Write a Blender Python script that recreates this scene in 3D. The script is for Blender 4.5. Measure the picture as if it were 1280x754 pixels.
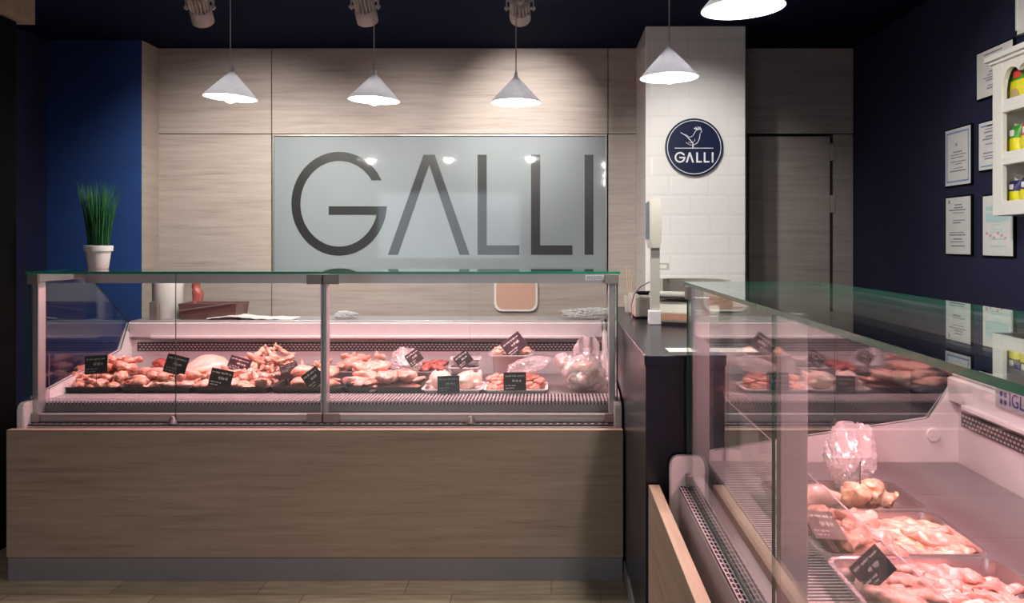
import bpy, bmesh, math, random, zlib
from mathutils import Vector, Matrix, noise
random.seed(7)
for o in list(bpy.data.objects):
    bpy.data.objects.remove(o, do_unlink=True)
SC = bpy.context.scene
COL = SC.collection

# ------------------------------------------------------------------ camera, world, lights, exposure
F, CX, CY, EYE = 1050.0, 690.0, 302.0, 1.40          # focal length in px, vanishing point, eye height
cam = bpy.data.cameras.new('camera')
cam.sensor_width = 36.0
cam.lens = F / 1280 * 36
cam.shift_x = -(CX - 640) / 1280
cam.shift_y = -(377 - CY) / 1280
cam.clip_start = 0.02
camo = bpy.data.objects.new('camera', cam)
COL.objects.link(camo)
camo.location = (0, 0, EYE)
camo.rotation_euler = (math.pi / 2, 0, 0)
SC.camera = camo

SC.view_settings.view_transform = 'Standard'
SC.view_settings.look = 'None'
SC.view_settings.gamma = 1
SC.view_settings.use_curve_mapping = False
SC.view_settings.exposure = 1.1
SC.cycles.transparent_max_bounces = 40
SC.cycles.max_bounces = 10
SC.cycles.glossy_bounces = 6
SC.cycles.sample_clamp_indirect = 4.0
SC.cycles.caustics_reflective = False
SC.cycles.caustics_refractive = False
SC.cycles.use_denoising = True

w = bpy.data.worlds.new('world')
SC.world = w
w.use_nodes = True
w.node_tree.nodes['Background'].inputs[0].default_value = (0.5, 0.55, 0.7, 1)
w.node_tree.nodes['Background'].inputs[1].default_value = 0.012

BULB_STRENGTH = 110.0       # the pendant bulbs
PENDANT_W = 9.0            # light thrown down by each pendant
SPOT_W = 75.0              # the track spotlights
HOOD_W = 9.5              # the pinkish lamps in the display counters
DAY_W = 16.0               # daylight of the shop window behind the camera
FILL_W = 23.0              # added overhead fill spots above the shop floor


def area(name, loc, rot, sx, sy, power, color, parent=None, spread=math.pi):
    l = bpy.data.lights.new(name, 'AREA')
    l.shape = 'RECTANGLE'
    l.size, l.size_y, l.energy, l.color, l.spread = sx, sy, power, color, spread
    o = bpy.data.objects.new(name, l)
    COL.objects.link(o)
    o.parent = parent
    o.location, o.rotation_euler = loc, rot
    return o


def spot(name, loc, target, power, color, angle, blend, radius=0.03, parent=None):
    l = bpy.data.lights.new(name, 'SPOT')
    l.energy, l.color, l.spot_size, l.spot_blend, l.shadow_soft_size = power, color, angle, blend, radius
    o = bpy.data.objects.new(name, l)
    COL.objects.link(o)
    o.location = loc
    d = Vector(target) - Vector(loc)
    o.rotation_euler = d.to_track_quat('-Z', 'Y').to_euler()
    return o


# daylight entering by the shop window in the front wall (behind the camera)
area('daylight', (-1.9, -4.98, 1.65), (math.pi / 2, 0, 0), 2.6, 1.3, DAY_W, (0.75, 0.87, 1.0))
# unseen spots added overhead to fill the customers' floor and counter fronts
# an unseen spot added to brighten the tiled column
spot('column_fill', (0.42, 3.62, 2.56), (0.79, 4.71, 1.70), 26.0, (1.0, 0.95, 0.90), math.radians(62), 0.9, 0.03)
spot('cabinet_fill', (0.25, 1.9, 2.52), (1.73, 3.05, 1.95), 55.0, (1.0, 0.96, 0.92), math.radians(36), 0.8, 0.03)  # another added spot, brightening the white wall cabinet
for lx, ly in ((-1.6, 0.6), (0.0, 0.2), (-1.6, -1.8)):
    spot('front_fill', (lx, ly, 2.585), (lx, ly + 0.35, 0), FILL_W, (1.0, 0.90, 0.78), math.radians(130), 0.8, 0.05)


def at(px, py, d):
    """the world point seen at pixel (px, py) at depth d"""
    return Vector(((px - CX) / F * d, d, EYE - (py - CY) / F * d))


# ------------------------------------------------------------------ materials
def nodes(name):
    m = bpy.data.materials.new(name)
    m.use_nodes = True
    nt = m.node_tree
    return m, nt, nt.nodes['Principled BSDF'], nt.nodes['Material Output']


def c4(c):
    return (c[0], c[1], c[2], 1.0)


def plain(name, col, rough=0.5, metal=0.0, coat=0.0, bump=0.0, bscale=60.0, vary=0.06, spec=0.5):
    """a principled surface with a little procedural mottling"""
    m, nt, p, out = nodes(name)
    N, L = nt.nodes, nt.links
    tc = N.new('ShaderNodeTexCoord')
    nz = N.new('ShaderNodeTexNoise')
    nz.inputs['Scale'].default_value = bscale
    nz.inputs['Detail'].default_value = 4
    L.new(tc.outputs['Object'], nz.inputs['Vector'])
    r = N.new('ShaderNodeValToRGB')
    r.color_ramp.elements[0].position = 0.3
    r.color_ramp.elements[1].position = 0.7
    r.color_ramp.elements[0].color = c4([c * (1 - vary) for c in col])
    r.color_ramp.elements[1].color = c4([min(1, c * (1 + vary)) for c in col])
    L.new(nz.outputs['Fac'], r.inputs['Fac'])
    L.new(r.outputs['Color'], p.inputs['Base Color'])
    p.inputs['Roughness'].default_value = rough
    p.inputs['Metallic'].default_value = metal
    p.inputs['Coat Weight'].default_value = coat
    p.inputs['Coat Roughness'].default_value = 0.05
    p.inputs['Specular IOR Level'].default_value = spec
    if bump:
        b = N.new('ShaderNodeBump')
        b.inputs['Strength'].default_value = bump
        b.inputs['Distance'].default_value = 0.003
        L.new(nz.outputs['Fac'], b.inputs['Height'])
        L.new(b.outputs['Normal'], p.inputs['Normal'])
    return m


def wood(name, c0, c1, c2, stretch=(0.9, 7, 16), rough=0.55, scale=2.2):
    """laminate with long fine grain along local x"""
    m, nt, p, out = nodes(name)
    N, L = nt.nodes, nt.links
    tc = N.new('ShaderNodeTexCoord')
    mp = N.new('ShaderNodeMapping')
    mp.inputs['Scale'].default_value = stretch
    L.new(tc.outputs['Object'], mp.inputs['Vector'])
    n1 = N.new('ShaderNodeTexNoise')
    n1.inputs['Scale'].default_value = scale
    n1.inputs['Detail'].default_value = 7
    n1.inputs['Roughness'].default_value = 0.62
    n1.inputs['Distortion'].default_value = 0.5
    L.new(mp.outputs['Vector'], n1.inputs['Vector'])
    mp2 = N.new('ShaderNodeMapping')
    mp2.inputs['Scale'].default_value = (stretch[0] * 2.5, stretch[1] * 6, stretch[2] * 6)
    L.new(tc.outputs['Object'], mp2.inputs['Vector'])
    n2 = N.new('ShaderNodeTexNoise')
    n2.inputs['Scale'].default_value = scale
    n2.inputs['Detail'].default_value = 3
    L.new(mp2.outputs['Vector'], n2.inputs['Vector'])
    mx = N.new('ShaderNodeMath')
    mx.operation = 'MULTIPLY_ADD'
    mx.inputs[1].default_value = 0.35
    L.new(n2.outputs['Fac'], mx.inputs[0])
    m2 = N.new('ShaderNodeMath')
    m2.operation = 'MULTIPLY'
    m2.inputs[1].default_value = 0.65
    L.new(n1.outputs['Fac'], m2.inputs[0])
    L.new(m2.outputs[0], mx.inputs[2])
    r = N.new('ShaderNodeValToRGB')
    e = r.color_ramp.elements
    e[0].position, e[0].color = 0.34, c4(c0)
    e[1].position, e[1].color = 0.62, c4(c2)
    k = e.new(0.46)
    k.color = c4(c1)
    L.new(mx.outputs[0], r.inputs['Fac'])
    L.new(r.outputs['Color'], p.inputs['Base Color'])
    p.inputs['Roughness'].default_value = rough
    return m


def glass(name, tint=(0.975, 0.98, 0.978), f0=0.045, gloss=(0.95, 1.0, 0.97), rough=0.0, haze=0.0):
    """thin architectural glass: Schlick mirror over a clear transmission, the same from both sides"""
    m, nt, p, out = nodes(name)
    N, L = nt.nodes, nt.links
    N.remove(p)
    g = N.new('ShaderNodeNewGeometry')
    dot = N.new('ShaderNodeVectorMath')
    dot.operation = 'DOT_PRODUCT'
    L.new(g.outputs['Incoming'], dot.inputs[0])
    L.new(g.outputs['Normal'], dot.inputs[1])

    def mth(op, a, b):
        n = N.new('ShaderNodeMath')
        n.operation = op
        for i, v in enumerate((a, b)):
            if v is None:
                continue
            if isinstance(v, (int, float)):
                n.inputs[i].default_value = v
            else:
                L.new(v, n.inputs[i])
        return n.outputs[0]
    a = mth('ABSOLUTE', dot.outputs['Value'], None)
    s = mth('POWER', mth('SUBTRACT', 1.0, a), 5.0)
    fac = mth('ADD', mth('MULTIPLY', s, 1 - f0), f0)
    t = N.new('ShaderNodeBsdfTransparent')
    t.inputs['Color'].default_value = c4(tint)
    gl = N.new('ShaderNodeBsdfGlossy')
    gl.inputs['Color'].default_value = c4(gloss)
    gl.inputs['Roughness'].default_value = rough
    mix = N.new('ShaderNodeMixShader')
    L.new(fac, mix.inputs[0])
    if haze:
        d = N.new('ShaderNodeBsdfDiffuse')
        d.inputs['Color'].default_value = (0.9, 0.9, 0.9, 1)
        mh = N.new('ShaderNodeMixShader')
        mh.inputs[0].default_value = haze
        L.new(t.outputs[0], mh.inputs[1])
        L.new(d.outputs[0], mh.inputs[2])
        L.new(mh.outputs[0], mix.inputs[1])
    else:
        L.new(t.outputs[0], mix.inputs[1])
    L.new(gl.outputs[0], mix.inputs[2])
    L.new(mix.outputs[0], out.inputs['Surface'])
    return m


def emit(name, col, s):
    m, nt, p, out = nodes(name)
    p.inputs['Base Color'].default_value = c4(col)
    p.inputs['Emission Color'].default_value = c4(col)
    p.inputs['Emission Strength'].default_value = s
    return m


def tiles(name, axis):
    """bevelled white metro tiles; axis = the horizontal axis of the face"""
    m, nt, p, out = nodes(name)
    N, L = nt.nodes, nt.links
    tc = N.new('ShaderNodeTexCoord')
    sp = N.new('ShaderNodeSeparateXYZ')
    L.new(tc.outputs['Object'], sp.inputs[0])
    cb = N.new('ShaderNodeCombineXYZ')
    L.new(sp.outputs[axis], cb.inputs[0])
    L.new(sp.outputs[2], cb.inputs[1])

    def brick(mortar, smooth):
        b = N.new('ShaderNodeTexBrick')
        b.inputs['Scale'].default_value = 1.0
        b.inputs['Brick Width'].default_value = 0.22
        b.inputs['Row Height'].default_value = 0.1105
        b.inputs['Mortar Size'].default_value = mortar
        b.inputs['Mortar Smooth'].default_value = smooth
        b.inputs['Color1'].default_value = (0.88, 0.86, 0.84, 1)
        b.inputs['Color2'].default_value = (0.86, 0.84, 0.82, 1)
        b.inputs['Mortar'].default_value = (0.78, 0.76, 0.74, 1)
        L.new(cb.outputs[0], b.inputs['Vector'])
        return b
    b1 = brick(0.0016, 0.1)
    b2 = brick(0.016, 1.0)
    L.new(b1.outputs['Color'], p.inputs['Base Color'])
    bp = N.new('ShaderNodeBump')
    bp.invert = True
    bp.inputs['Strength'].default_value = 0.2
    bp.inputs['Distance'].default_value = 0.006
    L.new(b2.outputs['Fac'], bp.inputs['Height'])
    L.new(bp.outputs['Normal'], p.inputs['Normal'])
    p.inputs['Roughness'].default_value = 0.13
    return m


def planks(name):
    m, nt, p, out = nodes(name)
    N, L = nt.nodes, nt.links
    tc = N.new('ShaderNodeTexCoord')
    mp = N.new('ShaderNodeMapping')
    mp.inputs['Location'].default_value = (0.395, -3.333 + 0.0, 0)
    L.new(tc.outputs['Object'], mp.inputs['Vector'])
    b = N.new('ShaderNodeTexBrick')
    b.offset = 0.33
    b.inputs['Scale'].default_value = 1.0
    b.inputs['Brick Width'].default_value = 0.585
    b.inputs['Row Height'].default_value = 0.15
    b.inputs['Mortar Size'].default_value = 0.0018
    b.inputs['Color1'].default_value = (0.80, 0.80, 0.80, 1)
    b.inputs['Color2'].default_value = (1, 1, 1, 1)
    b.inputs['Mortar'].default_value = (0.22, 0.2, 0.18, 1)
    L.new(mp.outputs[0], b.inputs['Vector'])
    m2 = N.new('ShaderNodeMapping')
    m2.inputs['Scale'].default_value = (2.0, 16, 1)
    L.new(tc.outputs['Object'], m2.inputs['Vector'])
    nz = N.new('ShaderNodeTexNoise')
    nz.inputs['Scale'].default_value = 2.5
    nz.inputs['Detail'].default_value = 6
    L.new(m2.outputs[0], nz.inputs['Vector'])
    r = N.new('ShaderNodeValToRGB')
    r.color_ramp.elements[0].position, r.color_ramp.elements[0].color = 0.3, (0.30, 0.235, 0.165, 1)
    r.color_ramp.elements[1].position, r.color_ramp.elements[1].color = 0.7, (0.52, 0.43, 0.32, 1)
    L.new(nz.outputs['Fac'], r.inputs['Fac'])
    mx = N.new('ShaderNodeMixRGB')
    mx.blend_type = 'MULTIPLY'
    mx.inputs[0].default_value = 1
    L.new(r.outputs[0], mx.inputs[1])
    L.new(b.outputs['Color'], mx.inputs[2])
    L.new(mx.outputs[0], p.inputs['Base Color'])
    p.inputs['Roughness'].default_value = 0.45
    return m


def meat(name, ca, cb, cc, scale=22.0, rough=0.34):
    """raw poultry: flesh blotched with paler fat and a wet sheen"""
    m, nt, p, out = nodes(name)
    N, L = nt.nodes, nt.links
    tc = N.new('ShaderNodeTexCoord')
    inf = N.new('ShaderNodeObjectInfo')
    ad = N.new('ShaderNodeVectorMath')
    ad.operation = 'ADD'
    L.new(tc.outputs['Object'], ad.inputs[0])
    L.new(inf.outputs['Random'], ad.inputs[1])
    nz = N.new('ShaderNodeTexNoise')
    nz.inputs['Scale'].default_value = scale
    nz.inputs['Detail'].default_value = 5
    nz.inputs['Distortion'].default_value = 1.2
    L.new(ad.outputs[0], nz.inputs['Vector'])
    r = N.new('ShaderNodeValToRGB')
    e = r.color_ramp.elements
    e[0].position, e[0].color = 0.33, c4(ca)
    e[1].position, e[1].color = 0.66, c4(cc)
    k = e.new(0.5)
    k.color = c4(cb)
    L.new(nz.outputs['Fac'], r.inputs['Fac'])
    L.new(r.outputs['Color'], p.inputs['Base Color'])
    p.inputs['Roughness'].default_value = rough
    p.inputs['Coat Weight'].default_value = 0.25
    p.inputs['Coat Roughness'].default_value = 0.15
    n2 = N.new('ShaderNodeTexNoise')
    n2.inputs['Scale'].default_value = scale * 2.6
    n2.inputs['Detail'].default_value = 3
    L.new(ad.outputs[0], n2.inputs['Vector'])
    b = N.new('ShaderNodeBump')
    b.inputs['Strength'].default_value = 0.55
    b.inputs['Distance'].default_value = 0.006
    L.new(n2.outputs['Fac'], b.inputs['Height'])
    L.new(b.outputs['Normal'], p.inputs['Normal'])
    return m


M = {}
M['clad'] = wood('pale grained laminate', (0.295, 0.241, 0.211), (0.385, 0.326, 0.291), (0.445, 0.383, 0.348))
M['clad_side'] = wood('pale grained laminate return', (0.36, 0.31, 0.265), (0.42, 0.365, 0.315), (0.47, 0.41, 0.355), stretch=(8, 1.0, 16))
M['panel'] = wood('oak laminate front', (0.23, 0.174, 0.13), (0.31, 0.244, 0.19), (0.37, 0.295, 0.235))
M['panel_edge'] = wood('oak edging', (0.50, 0.38, 0.27), (0.56, 0.43, 0.31), (0.60, 0.47, 0.35))
M['navy'] = plain('navy wall paint', (0.007, 0.009, 0.044), 0.75, bscale=9, vary=0.1)
M['blue'] = plain('blue wall paint', (0.014, 0.052, 0.21), 0.7, bscale=9, vary=0.08)
M['ceil'] = plain('midnight blue ceiling paint', (0.002, 0.006, 0.026), 0.9, bscale=9, vary=0.1, spec=0.1)
M['black'] = plain('near black paint', (0.003, 0.0035, 0.0035), 0.9, spec=0.1)
M['bulk'] = wood('light bulkhead board', (0.30, 0.24, 0.16), (0.36, 0.29, 0.20), (0.40, 0.33, 0.24))
M['floor'] = planks('wood look floor tiles')
M['tile_x'] = tiles('white metro tiles front', 0)
M['tile_y'] = tiles('white metro tiles side', 1)
M['alu'] = plain('satin aluminium', (0.56, 0.55, 0.56), 0.38, 0.75, bscale=200, vary=0.03)
M['plinth'] = plain('grey plinth foil', (0.25, 0.25, 0.27), 0.42, 0.25, bscale=30, vary=0.03)
M['steel'] = plain('brushed stainless steel', (0.60, 0.58, 0.58), 0.34, 0.6, bscale=120, vary=0.05)
M['shiny'] = plain('polished tray steel', (0.64, 0.57, 0.57), 0.27, 0.88, bscale=90, vary=0.03)
M['grille'] = plain('light grey grille', (0.50, 0.47, 0.49), 0.4, 0.2)
M['deck'] = plain('matt stainless deck', (0.28, 0.25, 0.265), 0.42, 0.4, bscale=120, vary=0.04)
M['bronze'] = plain('grey brown clamp metal', (0.33, 0.29, 0.27), 0.42, 0.6)
M['dark_steel'] = plain('dark enamelled steel', (0.060, 0.058, 0.062), 0.38, 0.4)
M['white_plastic'] = plain('white thermoformed plastic', (0.62, 0.575, 0.59), 0.35, bscale=20, vary=0.02)
M['lamplit_white'] = plain('white plastic in lamplit tone', (0.80, 0.75, 0.76), 0.35, bscale=20, vary=0.02)  # white plastic lightened to imitate lamplight on the end panels
M['slot'] = plain('dark slots', (0.02, 0.012, 0.02), 0.8)
M['glass'] = glass('clear counter glass')
M['gedge'] = plain('green glass edge', (0.02, 0.30, 0.19), 0.25, coat=0.4)
M['gedge_dark'] = plain('dark green glass edge', (0.008, 0.085, 0.058), 0.25)
M['gedge_pale'] = plain('pale cut glass edge', (0.22, 0.19, 0.20), 0.4)
M['label_white'] = plain('white label', (0.80, 0.80, 0.82), 0.4)
M['label_grey'] = plain('silver label', (0.42, 0.42, 0.45), 0.35, 0.3)
M['ink_navy'] = plain('navy ink', (0.02, 0.025, 0.16), 0.4)
M['tube'] = emit('pink fluorescent tube', (1.0, 0.55, 0.60), 5.0)
M['counter_blue'] = plain('dark blue counter laminate', (0.006, 0.007, 0.016), 0.25, bscale=12, vary=0.1)
M['scale_white'] = plain('ivory machine plastic', (0.56, 0.54, 0.48), 0.4, bscale=40, vary=0.02)
M['scale_grey'] = plain('warm grey machine plastic', (0.22, 0.21, 0.19), 0.4)
M['scale_lcd'] = plain('blue grey display glass', (0.13, 0.19, 0.24), 0.12, coat=0.6)
M['orange'] = plain('orange sticker', (0.62, 0.34, 0.24), 0.5)
M['yellow_key'] = plain('yellow keys', (0.7, 0.6, 0.08), 0.5)
M['paper'] = plain('white paper', (0.80, 0.79, 0.76), 0.7, bscale=25, vary=0.04)
M['print'] = plain('grey print', (0.30, 0.30, 0.33), 0.7)
M['print_blue'] = plain('blue print', (0.25, 0.36, 0.62), 0.7)
M['print_teal'] = plain('pale teal print', (0.52, 0.72, 0.70), 0.7)
M['print_pink'] = plain('pale pink print', (0.72, 0.42, 0.42), 0.7)
M['frost'] = plain('frosted window film behind glass', (0.225, 0.258, 0.272), 0.5, coat=1.0, bscale=3, vary=0.02)
M['clear'] = plain('clear lettering showing the dark room behind', (0.018, 0.019, 0.018), 0.35, coat=1.0, bscale=5, vary=0.2)
M['shade'] = plain('grey white lamp shade enamel', (0.80, 0.79, 0.80), 0.45)
_p = M['shade'].node_tree.nodes['Principled BSDF']
_t = M['shade'].node_tree.nodes.new('ShaderNodeBsdfTranslucent')
_t.inputs['Color'].default_value = (0.9, 0.9, 0.95, 1)
_x = M['shade'].node_tree.nodes.new('ShaderNodeMixShader')
_x.inputs[0].default_value = 0.26
M['shade'].node_tree.links.new(_p.outputs[0], _x.inputs[1])
M['shade'].node_tree.links.new(_t.outputs[0], _x.inputs[2])
M['shade'].node_tree.links.new(_x.outputs[0], M['shade'].node_tree.nodes['Material Output'].inputs['Surface'])
M['shade_in'] = plain('white inside of lamp shade', (0.85, 0.85, 0.85), 0.4)
M['cord'] = plain('beige lamp cord', (0.55, 0.50, 0.45), 0.6)
M['bulb'] = emit('glowing frosted bulb', (1.0, 0.96, 0.90), BULB_STRENGTH)
M['spot_white'] = plain('white die cast spotlight', (0.62, 0.57, 0.53), 0.45)
M['spot_lens'] = emit('lit spotlight lens', (1.0, 0.93, 0.82), 8.0)
M['sign_navy'] = plain('navy sign face', (0.007, 0.013, 0.050), 0.3, coat=0.2)
M['sign_white'] = plain('white sign lettering', (0.82, 0.82, 0.85), 0.4)
M['pot'] = plain('white ceramic pot', (0.78, 0.75, 0.74), 0.35)
M['grass'] = plain('dark green grass', (0.012, 0.115, 0.030), 0.5, bscale=40, vary=0.4)
M['tag'] = plain('black slate price card', (0.014, 0.014, 0.016), 0.45)
M['tag_grey'] = plain('purplish black price card', (0.040, 0.028, 0.036), 0.45)
M['tag_pale'] = plain('grey price card', (0.20, 0.15, 0.16), 0.35)
M['chalk'] = plain('white chalk marker', (0.80, 0.78, 0.74), 0.7)
M['chalk_dim'] = plain('pale green chalk marker', (0.35, 0.40, 0.33), 0.7)
M['spike'] = plain('dark card spike', (0.05, 0.03, 0.03), 0.4)
M['foam'] = plain('white foam tray', (0.80, 0.76, 0.76), 0.5)
M['film'] = glass('crumpled clear plastic', (0.95, 0.93, 0.94), 0.10, (1, 1, 1), 0.14, haze=0.22)
M['bag'] = glass('milky plastic bag', (0.95, 0.92, 0.93), 0.12, (1, 1, 1), 0.12, haze=0.42)
M['skin'] = meat('raw chicken skin', (0.58, 0.27, 0.19), (0.73, 0.43, 0.33), (0.82, 0.60, 0.48))
M['flesh'] = meat('raw chicken flesh', (0.56, 0.22, 0.17), (0.70, 0.37, 0.29), (0.80, 0.56, 0.46))
M['pale'] = meat('pale chicken skin', (0.72, 0.50, 0.42), (0.78, 0.58, 0.50), (0.83, 0.67, 0.57), 14)
M['small'] = meat('small chicken cuts', (0.50, 0.16, 0.11), (0.70, 0.36, 0.26), (0.82, 0.58, 0.45), 34)
M['cube'] = meat('orange pink diced meat', (0.66, 0.21, 0.15), (0.74, 0.31, 0.24), (0.78, 0.42, 0.33))
M['red'] = meat('dark red meat', (0.26, 0.035, 0.035), (0.40, 0.08, 0.07), (0.50, 0.16, 0.13))
M['mince'] = meat('minced poultry', (0.72, 0.38, 0.28), (0.80, 0.50, 0.40), (0.84, 0.62, 0.50), 60)
M['yellow_skin'] = meat('yellowish chicken', (0.72, 0.32, 0.24), (0.80, 0.54, 0.34), (0.84, 0.66, 0.48), 26)
M['strip'] = meat('chicken fillet strips', (0.62, 0.24, 0.19), (0.76, 0.46, 0.36), (0.84, 0.70, 0.52), 26)
M['fillet'] = meat('pink chicken fillets', (0.58, 0.24, 0.20), (0.72, 0.38, 0.33), (0.80, 0.56, 0.48), 22)
M['crate'] = plain('dark red brown plastic', (0.15, 0.075, 0.07), 0.35)
M['pink_panel'] = plain('salmon panel', (0.62, 0.36, 0.28), 0.5)
M['shelf'] = plain('cream white cabinet paint', (0.80, 0.78, 0.72), 0.4, bscale=8, vary=0.02)
M['shelf_in'] = plain('grey beige cabinet back', (0.36, 0.33, 0.28), 0.5)
M['pk_yellow'] = plain('yellow packaging', (0.80, 0.72, 0.02), 0.35, coat=0.3)
M['pk_green'] = plain('green packaging', (0.06, 0.34, 0.03), 0.35, coat=0.3)
M['pk_red'] = plain('red packaging', (0.66, 0.06, 0.06), 0.35, coat=0.3)
M['pk_navy'] = plain('navy packaging', (0.03, 0.025, 0.13), 0.35, coat=0.3)
M['pk_white'] = plain('white packaging patch', (0.80, 0.76, 0.76), 0.4)
M['pk_brown'] = plain('biscuit picture', (0.50, 0.36, 0.18), 0.5)


# ------------------------------------------------------------------ mesh helpers
class MB:
    def __init__(self):
        self.bm = bmesh.new()

    def box(self, x0, x1, y0, y1, z0, z1, bev=0.0, seg=2, mi=0):
        mt = Matrix.Translation(((x0 + x1) / 2, (y0 + y1) / 2, (z0 + z1) / 2)) @ Matrix.Diagonal((abs(x1 - x0), abs(y1 - y0), abs(z1 - z0), 1))
        r = bmesh.ops.create_cube(self.bm, size=1.0, matrix=mt)
        fs = {f for v in r['verts'] for f in v.link_faces}
        for f in fs:
            f.material_index = mi
        if bev:
            es = list({e for v in r['verts'] for e in v.link_edges})
            bmesh.ops.bevel(self.bm, geom=es, offset=bev, segments=seg, affect='EDGES', profile=0.5)
        return self

    def prism(self, pts, axis, a0, a1, mi=0):
        """extrude a 2D outline; axis 0: pts=(y,z), 1: pts=(x,z), 2: pts=(x,y)"""
        def P(p, a):
            return ((a, p[0], p[1]), (p[0], a, p[1]), (p[0], p[1], a))[axis]
        v0 = [self.bm.verts.new(P(p, a0)) for p in pts]
        v1 = [self.bm.verts.new(P(p, a1)) for p in pts]
        n = len(pts)
        fs = [self.bm.faces.new(v0), self.bm.faces.new(v1[::-1])]
        for i in range(n):
            fs.append(self.bm.faces.new((v0[i], v0[(i + 1) % n], v1[(i + 1) % n], v1[i])))
        for f in fs:
            f.material_index = mi
        return self

    def cyl(self, p0, p1, r0, r1=None, n=16, caps=True):
        r1 = r0 if r1 is None else r1
        p0, p1 = Vector(p0), Vector(p1)
        d = p1 - p0
        q = d.to_track_quat('Z', 'Y').to_matrix().to_4x4()
        mt = Matrix.Translation((p0 + p1) / 2) @ q
        bmesh.ops.create_cone(self.bm, cap_ends=caps, segments=n, radius1=max(r0, 1e-5), radius2=max(r1, 1e-5), depth=d.length, matrix=mt)
        return self

    def sphere(self, c, r, sub=3, scale=(1, 1, 1)):
        bmesh.ops.create_icosphere(self.bm, subdivisions=sub, radius=r, matrix=Matrix.Translation(c) @ Matrix.Diagonal((*scale, 1)))
        return self

    def tube(self, pts, r, n=8):
        pts = [Vector(p) for p in pts]
        rings = []
        up = Vector((0.3, 0.2, 1)).normalized()
        for i, p in enumerate(pts):
            t = (pts[min(i + 1, len(pts) - 1)] - pts[max(i - 1, 0)]).normalized()
            a = t.cross(up)
            if a.length < 1e-4:
                a = t.cross(Vector((1, 0, 0)))
            a.normalize()
            b = t.cross(a)
            rr = r[i] if isinstance(r, (list, tuple)) else r
            rings.append([self.bm.verts.new(p + (a * math.cos(k * 2 * math.pi / n) + b * math.sin(k * 2 * math.pi / n)) * rr) for k in range(n)])
        for i in range(len(rings) - 1):
            for k in range(n):
                self.bm.faces.new((rings[i][k], rings[i][(k + 1) % n], rings[i + 1][(k + 1) % n], rings[i + 1][k]))
        self.bm.faces.new(rings[0][::-1])
        self.bm.faces.new(rings[-1])
        return self

    def lathe(self, prof, c=(0, 0, 0), n=32):
        rings = []
        for r, z in prof:
            if r < 1e-6:
                rings.append([self.bm.verts.new((c[0], c[1], c[2] + z))])
            else:
                rings.append([self.bm.verts.new((c[0] + r * math.cos(2 * math.pi * k / n), c[1] + r * math.sin(2 * math.pi * k / n), c[2] + z)) for k in range(n)])
        for a, b in zip(rings, rings[1:]):
            for k in range(n):
                k2 = (k + 1) % n
                q = []
                for v in (a[k % len(a)], a[k2 % len(a)], b[k2 % len(b)], b[k % len(b)]):
                    if v not in q:
                        q.append(v)
                if len(q) > 2:
                    self.bm.faces.new(q)
        return self

    def loops(self, loops, close_first=False, close_last=False):
        """bridge equal-length closed vertex loops"""
        vs = [[self.bm.verts.new(p) for p in lp] for lp in loops]
        n = len(vs[0])
        for a, b in zip(vs, vs[1:]):
            for k in range(n):
                self.bm.faces.new((a[k], a[(k + 1) % n], b[(k + 1) % n], b[k]))
        if close_first:
            self.bm.faces.new(vs[0][::-1])
        if close_last:
            self.bm.faces.new(vs[-1])
        return self

    def transform(self, mt):
        bmesh.ops.transform(self.bm, matrix=mt, verts=self.bm.verts)
        return self

    def mesh(self, name, mats, smooth=None):
        bmesh.ops.recalc_face_normals(self.bm, faces=self.bm.faces)
        me = bpy.data.meshes.new(name)
        self.bm.to_mesh(me)
        self.bm.free()
        for m in (mats if isinstance(mats, (list, tuple)) else [mats]):
            me.materials.append(m)
        if smooth is not None:
            me.shade_smooth()
            if smooth < 180:
                me.set_sharp_from_angle(angle=math.radians(smooth))
        return me

    def obj(self, name, mats, parent=None, smooth=None, loc=None, rot=None):
        o = bpy.data.objects.new(name, self.mesh(name, mats, smooth))
        COL.objects.link(o)
        o.parent = parent
        if loc is not None:
            o.location = loc
        if rot is not None:
            o.rotation_euler = rot
        return o


def tag(o, label=None, cat=None, group=None, kind=None):
    for k, v in (('label', label), ('category', cat), ('group', group), ('kind', kind)):
        if v:
            o[k] = v
    return o


def empty(name, loc=(0, 0, 0), rot=(0, 0, 0)):
    o = bpy.data.objects.new(name, None)
    o.empty_display_size = 0.05
    COL.objects.link(o)
    o.location, o.rotation_euler = loc, rot
    return o


def copy_tree(o, parent=None):
    c = o.copy()
    COL.objects.link(c)
    c.parent = parent
    for ch in list(o.children):
        copy_tree(ch, c)
    return c


def structure(o, label=None, cat=None):
    return tag(o, label, cat, None, 'structure')


def pane(name, pts, axis, a0, a1, parent, face=None, edge=None):
    b = MB().prism(pts, axis, a0, a1)
    b.bm.normal_update()
    for f in b.bm.faces:
        f.material_index = 0 if abs(f.normal[axis]) > 0.9 else 1
    return b.obj(name, [face or M['glass'], edge or M['gedge']], parent)


def text_mesh(body, size, depth=0.0004):
    cu = bpy.data.curves.new('t', 'FONT')
    cu.body = body
    cu.size = size
    cu.extrude = depth
    cu.align_x = 'CENTER'
    cu.align_y = 'CENTER'
    o = bpy.data.objects.new('t', cu)
    COL.objects.link(o)
    dg = bpy.context.evaluated_depsgraph_get()
    me = bpy.data.meshes.new_from_object(o.evaluated_get(dg))
    bpy.data.objects.remove(o, do_unlink=True)
    bpy.data.curves.remove(cu)
    return me


def mesh_obj(name, me, mat, parent=None, loc=(0, 0, 0), rot=(0, 0, 0)):
    me.materials.clear()
    me.materials.append(mat)
    o = bpy.data.objects.new(name, me)
    COL.objects.link(o)
    o.parent, o.location, o.rotation_euler = parent, loc, rot
    return o


# ------------------------------------------------------------------ the room
YB = 5.25                                   # back wall
CEIL = 2.61
s200 = YB / F


def bx(px):
    return (px - CX) * s200


def bz(py):
    return EYE - (py - CY) * s200


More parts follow.
